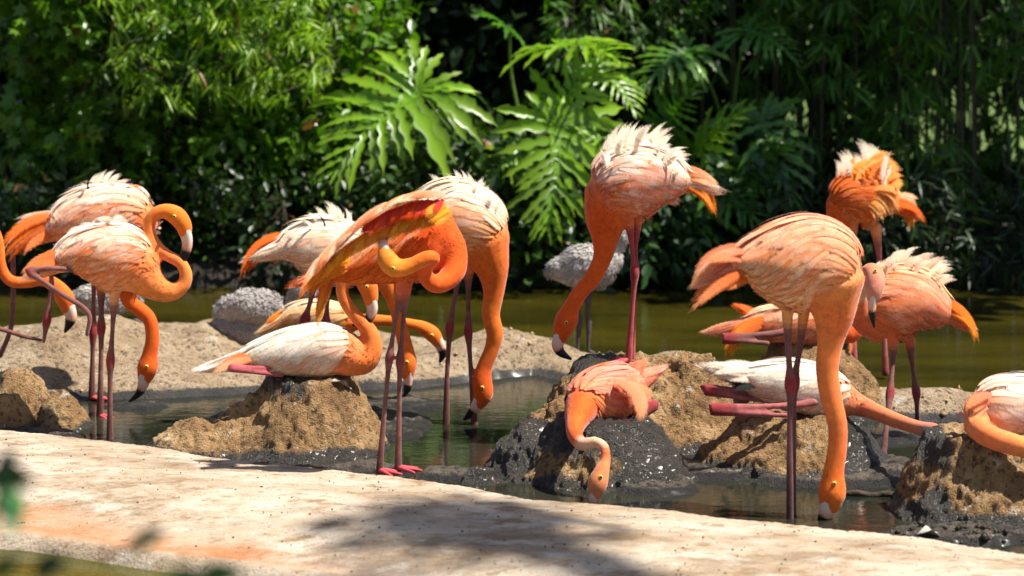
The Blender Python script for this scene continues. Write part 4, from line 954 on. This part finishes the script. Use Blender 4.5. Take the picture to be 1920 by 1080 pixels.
flamingo('white-winged flamingo sitting upright on the left nest mound with its bill tucked to its neck', 9.08,
         [(452, 676, 12), (490, 668, 27), (545, 660, 42), (605, 656, 48), (655, 664, 40)],
         [(648, 668, 38), (682, 672, 30), (698, 650, 21), (692, 622, 17), (672, 598, 14), (652, 574, 13), (641, 546, 12.5), (649, 525, 13), (668, 519, 14), (687, 532, 19), (694, 553, 16), (695, 566, 13)],
         [(694, 562, 14), (698, 580, 12), (692, 596, 10), (678, 605, 7), (662, 610, 2.5)],
         [[(600, 672, 8, -.01), (545, 686, 5, -.03), (480, 690, 4.6, -.06), (428, 689, 8, -.07), (475, 698, 4, -.07), (530, 704, 4, -.05)]],
         tail=[row([(480, 660), (470, 690)], [(392, 702), (412, 690), (430, 678)], 20, 8, PEACH, PALE, bow=.06, c2=ORANGE, dd=(-.06, .06), jit=3), row([(500, 650)], [(440, 668), (455, 655)], 7, 7, WHITE, WHITE, pblack=.3)],
         cols=dict(kr=(55, 130), mid=PALE, top=(.95, .83, .70), low=PEACH, belly=PALE, tip=WHITE, neck=(.80, .19, .04), head=ORANGE, legc=(.40, .09, .10)), ruffle=.1, pos=W(583, 709, 9.08))
flamingo('bright orange flamingo preening under its raised wing, neck looped, in front of the left mound', 8.52,
         [(628, 512, 14), (665, 502, 30), (715, 486, 46), (775, 466, 62), (815, 448, 56)],
         [(815, 440, 52), (848, 470, 30, -.02), (850, 510, 24, -.06), (822, 533, 20, -.10), (800, 522, 17, -.12), (798, 500, 15, -.14), (815, 484, 14, -.16), (800, 483, 14, -.18), (770, 498, 15, -.18), (742, 502, 19, -.18), (727, 488, 20, -.17), (722, 472, 15, -.16)],
         [(723, 476, 15, -.16), (718, 458, 12, -.15), (722, 446, 9, -.13), (735, 438, 3, -.11)],
         [leg([(755, 528, -.02), (743, 590, -.02), (730, 672, -.02), (720, 780, -.02), (711, 888, -.02)], hock=2), leg([(763, 528), (757, 590), (750, 676), (748, 780), (746, 882)], hock=2)],
         tail=[row([(660, 470), (650, 500)], [(563, 548), (578, 545), (590, 535)], 22, 8, YELLOW, YELLOW, bow=.06, c2=ORANGE, dd=(-.12, 0), jit=4), row([(630, 512), (620, 518)], [(598, 618), (600, 596), (606, 575)], 12, 7, ORANGE, ORANGE, bow=.08, dd=(-.06, .0), c2=YELLOW, jit=4)],
         extra=[('raised_wing', [
             row([(760, 425), (700, 438), (660, 455)], [(700, 440), (650, 462), (610, 492)], 12, 5, BLACK, BLACK, bow=.02, dd=(-.15, -.14), nv=(0, -1, .2), jit=2),
             row([(840, 385), (770, 398), (700, 428), (650, 465)], [(800, 418), (735, 436), (655, 468), (572, 540)], 52, 8, (.86, .30, .02), YELLOW, bow=.03, dd=(-.17, -.155), c2=(.84, .24, .02), narrow=False, nv=(0, -1, .3), jit=3),
             row([(832, 368), (775, 370), (708, 402)], [(812, 392), (752, 404), (684, 432)], 34, 8, RED, (.78, .07, .01), bow=.03, dd=(-.19, -.18), narrow=False, nv=(0, -1, .35), jit=2),
             row([(836, 358), (785, 357), (718, 383), (662, 425), (625, 462)], [(775, 360), (712, 388), (655, 436), (605, 490), (572, 532)], 34, 6, (.90, .50, .30), ORANGE, bow=.04, dd=(-.20, -.19), c2=PALE, narrow=False, nv=(0, -.9, .5), jit=3),
             row([(838, 378), (850, 392)], [(800, 398), (818, 418)], 8, 8, YELLOW, YELLOW, bow=.1, dd=(-.195, -.185), narrow=False)])],
         cols=dict(mid=ORANGE, top=PALE, low=DEEP, belly=(.74, .16, .07), neck=DEEP, head=(.84, .235, .025), tip=ORANGE), ruffle=.1,
         feet=[(711, 889, -.02, -18), (746, 884, 0, -5)])
flamingo('flamingo with white back and long orange neck down to the pool, behind the preening one', 9.56,
         [(775, 428, 20), (805, 410, 50), (845, 405, 70), (885, 425, 72), (910, 455, 52)],
         [(905, 455, 54), (922, 500, 34), (926, 545, 21), (920, 590, 18), (928, 625, 17), (922, 655, 15), (908, 690, 15), (904, 715, 19), (906, 738, 19), (898, 756, 14)],
         [(899, 752, 15), (891, 766, 12), (882, 776, 9), (871, 786, 3.5)],
         [leg([(862, 492), (855, 545), (843, 615), (838, 710), (836, 800)], hock=2), leg([(880, 492), (878, 545), (878, 622), (884, 710), (890, 804)], hock=2)],
         tail=[row([(790, 430)], [(740, 480), (745, 500)], 8, 8, ORANGE, ORANGE)],
         crest=[row([(830, 380), (880, 375), (925, 400)], [(800, 345), (840, 322), (880, 320), (915, 343), (948, 385)], 46, 6, WHITE, WHITE, bow=.12, dd=(-.12, .12), pblack=.10)],
         cols=dict(kr=(25, 95), mid=PEACH, top=WHITE, low=(.84, .36, .10), belly=PEACH, neck=ORANGE, head=DEEP), ruffle=.5)

# ---- centre: standing on a mound
flamingo('tall flamingo with ruffled white back standing on the brown mound, neck curving down', 9.2,
         [(1292, 345, 14), (1268, 340, 36), (1225, 335, 64), (1175, 345, 76), (1142, 372, 52)],
         [(1148, 365, 54), (1137, 410, 42), (1135, 445, 28), (1130, 482, 19), (1112, 520, 17), (1088, 548, 15.5), (1072, 575, 16), (1063, 598, 22), (1055, 618, 19), (1051, 632, 15)],
         [(1052, 628, 16), (1046, 645, 14), (1051, 660, 10), (1070, 673, 3)],
         [leg([(1178, 405), (1184, 455), (1190, 512), (1184, 600), (1178, 678)], hock=2), leg([(1196, 402, .05), (1192, 455, .05), (1191, 506, .05), (1187, 600, .05), (1184, 674, .05)], hock=2)],
         tail=[row([(1270, 330), (1280, 350)], [(1346, 412), (1338, 400), (1330, 380)], 18, 8, ORANGE, YELLOW, bow=.16, c2=ORANGE, dd=(-.04, .06), jit=3), row([(1270, 318), (1280, 330)], [(1344, 342), (1340, 350)], 12, 8, ORANGE, PALE, bow=.08, dd=(-.04, .06)),
               row([(1240, 375)], [(1276, 380), (1268, 388)], 6, 6, PALE, PALE)],
         crest=[row([(1140, 320), (1180, 300), (1230, 300), (1255, 330)], [(1136, 262), (1168, 236), (1202, 226), (1236, 232), (1268, 250), (1290, 288), (1288, 312)], 58, 6, WHITE, WHITE, bow=.16, dd=(-.13, .13), jit=5)],
         cols=dict(kr=(40, 105), mid=SALMON, top=WHITE, low=ORANGE, belly=SALMON, neck=DEEP, head=DEEP, tip=WHITE, legc=(.36, .06, .06)), ruffle=.5, feet=[(1178, 681, 0, 200), (1184, 678, .05, 195)])
flamingo('salmon flamingo lying on the black mud mound, neck kinked down, sunlit bend painted pale', 8.66,
         [(1200, 716, 18, .20), (1178, 728, 40, .15), (1142, 738, 54, .07), (1105, 752, 50, .0), (1088, 768, 36, -.06)],
         [(1090, 765, 36, -.06), (1080, 792, 23, -.16), (1078, 815, 17, -.25), (1092, 833, 14, -.32), (1115, 829, 11.5, -.35), (1132, 838, 10.5, -.37), (1135, 862, 10.5, -.39), (1129, 882, 15, -.41), (1121, 905, 20, -.42), (1116, 926, 15, -.42)],
         [(1117, 920, 15, -.42), (1112, 940, 12, -.42), (1108, 950, 8, -.41), (1104, 958, 3, -.40)],
         [[(1190, 770, 12, .1), (1226, 760, 11, .08), (1205, 778, 7, .05)]],
         tail=[row([(1175, 705, .12), (1195, 715, .12)], [(1214, 672, .25), (1205, 690, .25)], 14, 9, SALMON, SALMON, bow=.05)],
         extra=[('folded_wing', [row([(1150, 705, .0), (1175, 735, 0)], [(1195, 790, .02), (1220, 745, .1)], 16, 9, SALMON, (.84, .35, .16), bow=.22, dd=(-.10, -.06), narrow=False, nv=(.1, -.8, .6))])],
         cols=dict(mid=(.78, .27, .17), top=(.80, .32, .22), low=ORANGE, belly=(.78, .2, .1), neck=DEEP, head=(.78, .22, .10), tip=SALMON), neckc=[(.50, .68, (.88, .48, .30))], ruffle=.05, flow=40, pos=W(1130, 790, 8.66))  # sun on the neck bend is put into its colour

# ---- right group
flamingo('large peach flamingo in front at right, neck straight down to the pool edge', 8.0,
         [(1378, 505, 18), (1408, 495, 48), (1465, 494, 82), (1530, 500, 92), (1562, 535, 66)],
         [(1555, 530, 70), (1563, 588, 42), (1557, 640, 26), (1551, 690, 22.5), (1557, 740, 21.5), (1570, 795, 19.5), (1570, 840, 18.5), (1563, 885, 20), (1560, 922, 27), (1556, 948, 20)],
         [(1557, 942, 22), (1549, 962, 18), (1540, 980, 12), (1530, 992, 5)],
         [leg([(1476, 578), (1478, 650), (1482, 722), (1481, 850), (1481, 990)], hock=2, rh=12.5, r=6.6), leg([(1508, 578, .06), (1500, 650, .06), (1488, 720, .06), (1487, 850, .06), (1486, 988, .06)], hock=2, rh=12.5, r=6.6)],
         tail=[row([(1400, 460), (1390, 490)], [(1292, 538), (1305, 510), (1330, 480)], 20, 9, SALMON, PALE, bow=.12, c2=PEACH, dd=(-.08, .08)), row([(1400, 500), (1400, 520)], [(1296, 578), (1310, 560), (1350, 545)], 22, 9, ORANGE, PEACH, bow=.06, dd=(-.08, .08))],
         cols=dict(mid=(.86, .41, .20), top=(.88, .40, .25), low=(.80, .22, .05), belly=(.84, .36, .13), neck=(.80, .215, .05), head=ORANGE, tip=(.93, .66, .46), legc=(.17, .07, .065)), ruffle=.2, flow=46)
flamingo('upright orange flamingo at upper right with curling white crest plumes', 10.55,
         [(1678, 388, 12), (1662, 380, 30), (1635, 372, 52), (1600, 376, 54), (1580, 392, 36)],
         [(1582, 388, 36), (1574, 420, 24), (1574, 460, 15), (1582, 520, 13), (1588, 580, 12), (1584, 630, 13), (1580, 655, 17), (1576, 672, 12)],
         [(1577, 668, 13), (1572, 682, 10), (1562, 696, 4)],
         [leg([(1598, 420), (1598, 480), (1600, 570), (1601, 640), (1602, 700)], hock=2), leg([(1642, 425), (1648, 480), (1655, 570), (1658, 640), (1660, 700)], hock=2)],
         tail=[row([(1670, 370), (1675, 385)], [(1733, 416), (1725, 405), (1715, 395)], 12, 7, ORANGE, ORANGE, bow=.08, dd=(-.05, .05)), row([(1680, 385)], [(1704, 432), (1712, 420)], 7, 6, ORANGE, YELLOW), row([(1675, 375)], [(1722, 378), (1715, 388)], 10, 7, PALE, PALE, bow=.15)],
         crest=[row([(1570, 340), (1620, 330), (1660, 350)], [(1565, 300), (1585, 275), (1612, 262), (1645, 268), (1672, 280)], 34, 8, WHITE, WHITE, bow=.22, dd=(-.10, .10), pblack=.06),
                row([(1580, 350), (1630, 330), (1670, 380)], [(1620, 300), (1665, 290), (1690, 320), (1688, 350)], 40, 7, (.84, .26, .03), (.90, .42, .10), bow=.25, dd=(-.14, .02), c2=(.86, .30, .05), narrow=False, nv=(.2, -.75, .6)),
                row([(1590, 370), (1630, 350)], [(1630, 410), (1670, 400), (1690, 370)], 22, 7, (.84, .26, .03), (.90, .45, .14), bow=.25, dd=(-.14, -.12), nv=(.2, -.75, .6))],
         cols=dict(mid=ORANGE, top=ORANGE, low=DEEP, belly=PEACH, neck=DEEP, tip=PEACH, legc=(.45, .12, .10)), ruffle=.5)
flamingo('half hidden flamingo lying on the rear mound, ragged orange tail hanging left', 9.8,
         [(1398, 612, 14), (1430, 608, 28), (1485, 606, 37), (1545, 612, 36), (1580, 620, 26)],
         [(1575, 620, 25), (1600, 625, 17), (1612, 600, 13), (1606, 575, 12), (1592, 570, 14), (1582, 580, 12)],
         [(1584, 578, 12), (1578, 590, 10), (1574, 602, 4)],
         [[(1520, 612, 10, 0), (1460, 624, 7, -.08), (1400, 630, 6, -.11), (1354, 635, 11, -.12), (1400, 640, 5, -.12), (1440, 644, 5, -.12)]],
         tail=[row([(1430, 590), (1420, 615)], [(1358, 682), (1372, 650), (1390, 625)], 20, 8, ORANGE, ORANGE, bow=.16, c2=YELLOW, dd=(-.12, 0)), row([(1430, 600)], [(1372, 570), (1385, 582)], 10, 8, ORANGE, ORANGE, bow=.02)],
         cols=dict(mid=SALMON, top=PALE, low=ORANGE, belly=SALMON, neck=DEEP, tip=PALE), ruffle=.15, nf=.8, pos=W(1515, 642, 9.8))
flamingo('orange flamingo at right facing left, head tucked down against its breast', 9.2,
         [(1778, 592, 14, .02), (1758, 582, 36), (1715, 566, 66), (1665, 572, 70), (1635, 592, 50)],
         [(1640, 592, 52), (1618, 590, 30, -.04), (1610, 560, 21, -.08), (1618, 528, 18, -.12), (1632, 508, 17, -.16), (1641, 520, 19, -.20), (1640, 542, 17, -.22), (1637, 560, 13, -.22)],
         [(1638, 554, 14, -.22), (1635, 575, 11, -.22), (1636, 594, 8, -.22), (1639, 613, 2.5, -.22)],
         [leg([(1676, 632, -.05), (1674, 680, -.08), (1669, 738, -.12), (1662, 800, -.2), (1654, 872, -.3)], hock=2), leg([(1705, 632, .05), (1710, 680, .08), (1718, 735, .1), (1720, 780, .15), (1720, 812, .18)], hock=2)],
         tail=[row([(1765, 560), (1770, 585)], [(1828, 648), (1822, 620), (1805, 595)], 20, 8, ORANGE, YELLOW, bow=.14, c2=ORANGE, dd=(-.05, .06))],
         crest=[row([(1650, 520), (1700, 510), (1750, 540)], [(1655, 488), (1694, 472), (1738, 470), (1778, 488), (1796, 522)], 46, 6, PALE, WHITE, bow=.2, dd=(-.10, .12), pblack=.03)],
         cols=dict(mid=SALMON, top=PALE, low=ORANGE, belly=(.76, .18, .06), neck=(.76, .19, .06), head=(.74, .28, .18), tip=PALE), neckc=[(.38, .55, PALE)], ruffle=.3, eye_at=36)  # bright spot on the nape painted into the neck colour
flamingo('white-backed flamingo lying on the low mound, legs stretched left and neck stretched right', 8.78,
         [(1388, 704, 14), (1420, 712, 30), (1480, 722, 46), (1545, 735, 44), (1588, 750, 30)],
         [(1580, 750, 32), (1612, 760, 21), (1650, 776, 16.5, -.06), (1690, 792, 15, -.16), (1725, 803, 14, -.26), (1750, 808, 15, -.34), (1768, 815, 12, -.40)],
         [(1764, 813, 13, -.38), (1782, 822, 10, -.44), (1790, 836, 5, -.46)],
         [[(1520, 735, 10, .04), (1450, 735, 7, .02), (1380, 732, 6, .0), (1318, 730, 11, -.02), (1380, 744, 5, -.02), (1430, 750, 5, -.02)], [(1560, 745, 10, -.02), (1500, 758, 7, -.10), (1420, 763, 6, -.14), (1328, 767, 12, -.15), (1420, 776, 5.5, -.15), (1480, 779, 5, -.14)]],
         tail=[row([(1420, 690), (1410, 710)], [(1314, 702), (1345, 693), (1360, 705)], 18, 8, WHITE, WHITE, bow=.06, dd=(-.06, .06), jit=3), row([(1430, 710), (1420, 722)], [(1345, 712), (1372, 732)], 12, 7, BLACK, BLACK, bow=.04, dd=(-.08, .04), jit=3)],
         cols=dict(kr=(55, 130), mid=PALE, top=(.95, .83, .70), low=PEACH, belly=PALE, tip=WHITE, neck=(.72, .20, .08), head=(.62, .22, .13), legc=(.34, .10, .095)), ruffle=.1, pos=W(1490, 780, 8.78))
flamingo('pale flamingo lying on the mound at the right edge, neck curled beneath its breast', 8.1,
         [(2040, 735, 20), (1995, 745, 42), (1935, 760, 58), (1875, 768, 60), (1840, 778, 42)],
         [(1845, 780, 42), (1832, 800, 26, -.08), (1855, 818, 23, -.16), (1895, 832, 22, -.2), (1940, 842, 20, -.22), (1985, 835, 19, -.22), (2010, 815, 22, -.22), (2020, 800, 18, -.22)],
         [(2018, 802, 18, -.22), (2030, 785, 14, -.22), (2040, 775, 5, -.22)], [],
         tail=[row([(2020, 730)], [(2100, 770), (2090, 790)], 10, 8, PEACH, PALE)],
         extra=[('breast_plumes', [row([(1850, 730), (1830, 790)], [(1800, 760), (1815, 790), (1860, 810)], 26, 9, SALMON, PEACH, bow=.15, dd=(-.12, -.08), narrow=False)])],
         cols=dict(kr=(45, 120), mid=PALE, top=(.95, .83, .70), low=PEACH, belly=SALMON, neck=(.84, .23, .07), tip=WHITE), ruffle=.1, pos=W(1850, 820, 8.1))

# ------------------------------------------------------------------ grey chicks
def chick(label, D, body, neck, legs, bill=None, n=7000, base=(.36, .32, .30), dark=(.34, .30, .285), light=(.50, .455, .43), extra_body=()):
    parts = []; B = catmull(PT(body, D), 20); parts.append(loft(B[:, :3], B[:, 3], (0, 0, 1), .85, 18))
    for e in extra_body:
        E = catmull(PT(e, D), 12); parts.append(loft(E[:, :3], E[:, 3], (0, 0, 1), .85, 16))
    if neck: K = catmull(PT(neck, D), 24); parts.append(loft(K[:, :3], K[:, 3], (0.2, 0, 1), .95, 12))
    V, F = remesh(*merge(parts), 0.007); V = smooth_verts(V, F, np.full(len(V), .5), 6)
    V = V + 0.014 * fbm(V, 15, 2, 77)[:, None] * norm(V - B[10, :3])
    me_n = np.zeros_like(V); fn = np.cross(V[F[:, 1]] - V[F[:, 0]], V[F[:, 2]] - V[F[:, 0]])
    for k in range(4):
        for a in range(3): me_n[:, a] += np.bincount(F[:, k], fn[:, a], len(V))
    me_n = norm(me_n)
    tone = sstep(-.35, .35, fbm(V, 16, 3, 91) + .8 * (V[:, 2] - B[10, 2]) / .1 * .3)[:, None]  # tone rises with height: lit top and shaded underside in the colour
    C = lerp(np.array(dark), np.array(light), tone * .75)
    legL = [catmull(PT(l, D), 26) for l in legs]
    loc = B[10, :3].copy(); loc[2] = min([l[:, 2].min() for l in legL] + [(B[:, 2] - B[:, 3]).min()])
    root = empty('flamingo_chick', loc, label, 'chick', 'grey flamingo chicks')
    child('body', root, V, F, C, M['chick'])
    i = RNG.integers(0, len(V), n); P = V[i]; dn = me_n[i]; back = norm(B[0, :3] - B[-1, :3])
    d0 = back * .8 + np.array([0, 0, -.5]) + RNG.normal(0, .45, (n, 3)); d0 = norm(d0 - dn * (d0 * dn).sum(1, keepdims=True))
    s_ = np.linspace(0, 1, 4)[None, :, None]; L = RNG.uniform(.014, .034, (n, 1, 1)); lift = RNG.uniform(.06, .34, (n, 1, 1))
    path = P[:, None] + d0[:, None] * L * s_ + dn[:, None] * L * lift * s_
    t = np.clip(tone[i] + RNG.normal(0, .12, (n, 1)), 0, 1); cc = lerp(np.array(dark), np.array(light), t)
    Vd, Fd, Cd, Nd = ribbons(path, np.broadcast_to(dn[:, None], path.shape), RNG.uniform(.004, .008, n), cc, np.clip(cc * 1.05, 0, .9), None, .05, 1.0)
    plumes('down_feathers', root, Vd, Fd, Cd, np.hstack([norm(np.repeat(dn, 12, 0) * 1.2 + .4 * Nd[:, :3]), Nd[:, 3:]]), M['down'])['kind'] = 'stuff'
    for l in legL:
        Vl, Fl = loft(l[:, :3], l[:, 3], (0, 1, 0), 1, 8); child('leg', root, Vl, Fl, jcol((.085, .07, .068), len(Vl), .1), M['skin'])
    if bill:
        b = catmull(PT(bill, D), 10); Vb, Fb = loft(b[:, :3], b[:, 3], (0, 0, 1), .8, 10); child('bill', root, Vb, Fb, jcol((.10, .085, .085), len(Vb), .05), M['bill'])
    return root
chick('fluffy grey chick bent over on the sand beside the sitting flamingo', 10.85, [(410, 588, 11), (430, 577, 22), (470, 573, 32), (505, 581, 31), (532, 593, 20)],
      [(525, 595, 20), (545, 590, 12), (549, 565, 10), (555, 545, 12), (570, 537, 16), (585, 545, 12)], [[(445, 630, 10), (440, 645, 6), (432, 660, 5), (445, 664, 4)], [(470, 635, 10), (462, 650, 6), (455, 662, 5), (466, 667, 4)]],
      [(585, 545, 9), (595, 556, 7), (597, 566, 3)], extra_body=[[(406, 606, 10), (436, 616, 20), (480, 624, 26), (510, 615, 20)], [(470, 630, 22), (450, 645, 13)]])
chick('grey chick standing tall on dark legs behind the curved orange neck', 10.9, [(1030, 512, 10), (1052, 504, 24), (1088, 500, 41), (1125, 498, 40), (1147, 482, 24)],
      [(1140, 490, 22), (1152, 470, 14), (1162, 452, 12), (1164, 437, 15), (1158, 430, 13)], [[(1078, 540, 9), (1085, 590, 4), (1086, 605, 5.5), (1083, 650, 3.4), (1084, 660, 4), (1072, 665, 2.5)], [(1104, 540, 9), (1102, 590, 4), (1104, 605, 5.5), (1103, 648, 3.4), (1104, 658, 4), (1116, 663, 2.5)]],
      [(1148, 430, 9), (1140, 438, 7), (1138, 448, 3)], light=(.56, .52, .48))
chick('pale grey chick mostly hidden behind the legs of the S-necked flamingo', 10.9, [(140, 560, 14), (165, 562, 26), (195, 565, 32), (225, 562, 26), (245, 560, 16)],
      [(240, 560, 14), (252, 557, 9), (260, 565, 10)], [[(195, 590, 9), (198, 620, 5), (196, 650, 4), (204, 655, 3)], [(215, 590, 9), (222, 605, 5), (246, 598, 5), (268, 610, 4), (272, 616, 3)]], light=(.60, .56, .50), n=5000)

# ------------------------------------------------------------------ litter
def curled_leaf(label, px, py, D, ang, size, col, tilt=.3):
    bpy.context.view_layer.update(); o_ = np.array([0, 0, CAM_H]); d_ = norm(W(px, py, D) - o_)
    hit, loc, *_ = scene.ray_cast(bpy.context.evaluated_depsgraph_get(), Vector(o_ + d_ * 5), Vector(d_)); p = np.array(loc) + [0, 0, .004] if hit else W(px, py, D)
    t = np.linspace(-1, 1, 9); u = np.linspace(0, 1, 11); U, T = np.meshgrid(u, t, indexing='ij')
    wd = .34 * np.sin(np.clip(U, .02, .98) * np.pi) ** .8 * (1 + .12 * np.sin(U * 17)); x = U - .5; y = T * wd; z = .45 * (y ** 2) * 2 + .10 * np.sin(U * 5) + .03 * np.sin(U * 11 + T * 4)
    c, s_ = math.cos(ang), math.sin(ang); V = np.stack([x * c - y * s_, x * s_ + y * c, z + tilt * (x + .5) * .5], -1).reshape(-1, 3) * size
    V2 = V - [0, 0, .0015]; n = len(V); f = grid_faces(11, 9)
    o = mesh_np('dry_leaf', np.vstack([V, V2]) + p, np.vstack([f, f[:, ::-1] + n]), jcol(col, 2 * n, .12), M['bill'], origin=p)
    return tag(o, label, 'leaf', 'dead leaves')
curled_leaf('curled grey dead leaf stuck at the top right of the left nest mound', 640, 716, 8.97, .5, .085, (.34, .30, .26), -.6)
curled_leaf('pale curled dead leaf on the kerb below the left nest mound', 492, 868, 8.64, .3, .075, (.48, .38, .27))
curled_leaf('grey flat dead leaf in the mud at the foot of the right mound', 1745, 1003, 7.66, .1, .085, (.40, .36, .31), .05)
st = np.array([W(1590, 930, 8.33), W(1650, 934, 8.32), W(1712, 937, 8.31)]); st = catmull(st, 14); st[:, 2] = .006 + .004 * np.sin(np.arange(14))
tag(mesh_np('stick', *loft(st, np.linspace(.012, .010, 14), (0, 0, 1), 1, 8), None, M['bark'], origin=st[7]), 'bare grey stick floating in the pool beside the right mound', 'stick')
def crumbs(name, label, n, xy, zf, size, col, mat, cat):
    """loose clods and grit lying on a surface"""
    v, f = np.array([(1, 0, 0), (-1, 0, 0), (0, 1, 0), (0, -1, 0), (0, 0, 1), (0, 0, -1)], float), np.array([(0, 2, 4), (2, 1, 4), (1, 3, 4), (3, 0, 4), (2, 0, 5), (1, 2, 5), (3, 1, 5), (0, 3, 5)])
    XY = xy(n); Z = zf(XY[:, 0], XY[:, 1]); sz = size * RNG.uniform(.3, 1, (n, 1, 1)) ** 2
    V = (v[None] * RNG.uniform(.6, 1.3, (n, 6, 1)) * RNG.uniform(.6, 1.4, (n, 1, 3)) * sz) + np.stack([XY[:, 0], XY[:, 1], Z + sz[:, 0, 0] * .4], -1)[:, None]
    o = mesh_np(name, V.reshape(-1, 3), (f[None] + (np.arange(n) * 6)[:, None, None]).reshape(-1, 3), np.repeat(np.asarray(col) * RNG.uniform(.5, 1.5, (n, 1)), 6, 0), mat, smooth=True)
    return tag(o, label, cat, kind='stuff')
def on_apron(n):
    x = RNG.uniform(-2.3, 2.3, n); return np.stack([x, crest_y(x) - RNG.uniform(.02, 1.25, n)], 1)
crumbs('grit', 'dark grit and crumbs scattered over the pale concrete apron', 1100, on_apron, apron_z, .0042, (.10, .07, .045), M['bill'], 'grit')
def by_right(n): return np.stack([RNG.normal(1.42, .16, n), RNG.normal(7.72, .07, n)], 1)
crumbs('mud_clods', 'dark clods and rubble heaped at the foot of the right mound', 110, by_right, lambda x, y: np.maximum(mud_z(x, y), apron_z(x, y)), .016, (.06, .047, .034), M['mud_clod'], 'clods')
def on_bank(n):
    x = RNG.uniform(-2.6, 2.4, n); f, b = bank_lims(x); return np.stack([x, f + (b - f) * RNG.uniform(.08, .85, n)], 1)
crumbs('bank_clods', 'sandy clods scattered over the bank behind the pool', 350, on_bank, bank_z, .012, (.36, .24, .13), M['bill'], 'clods')
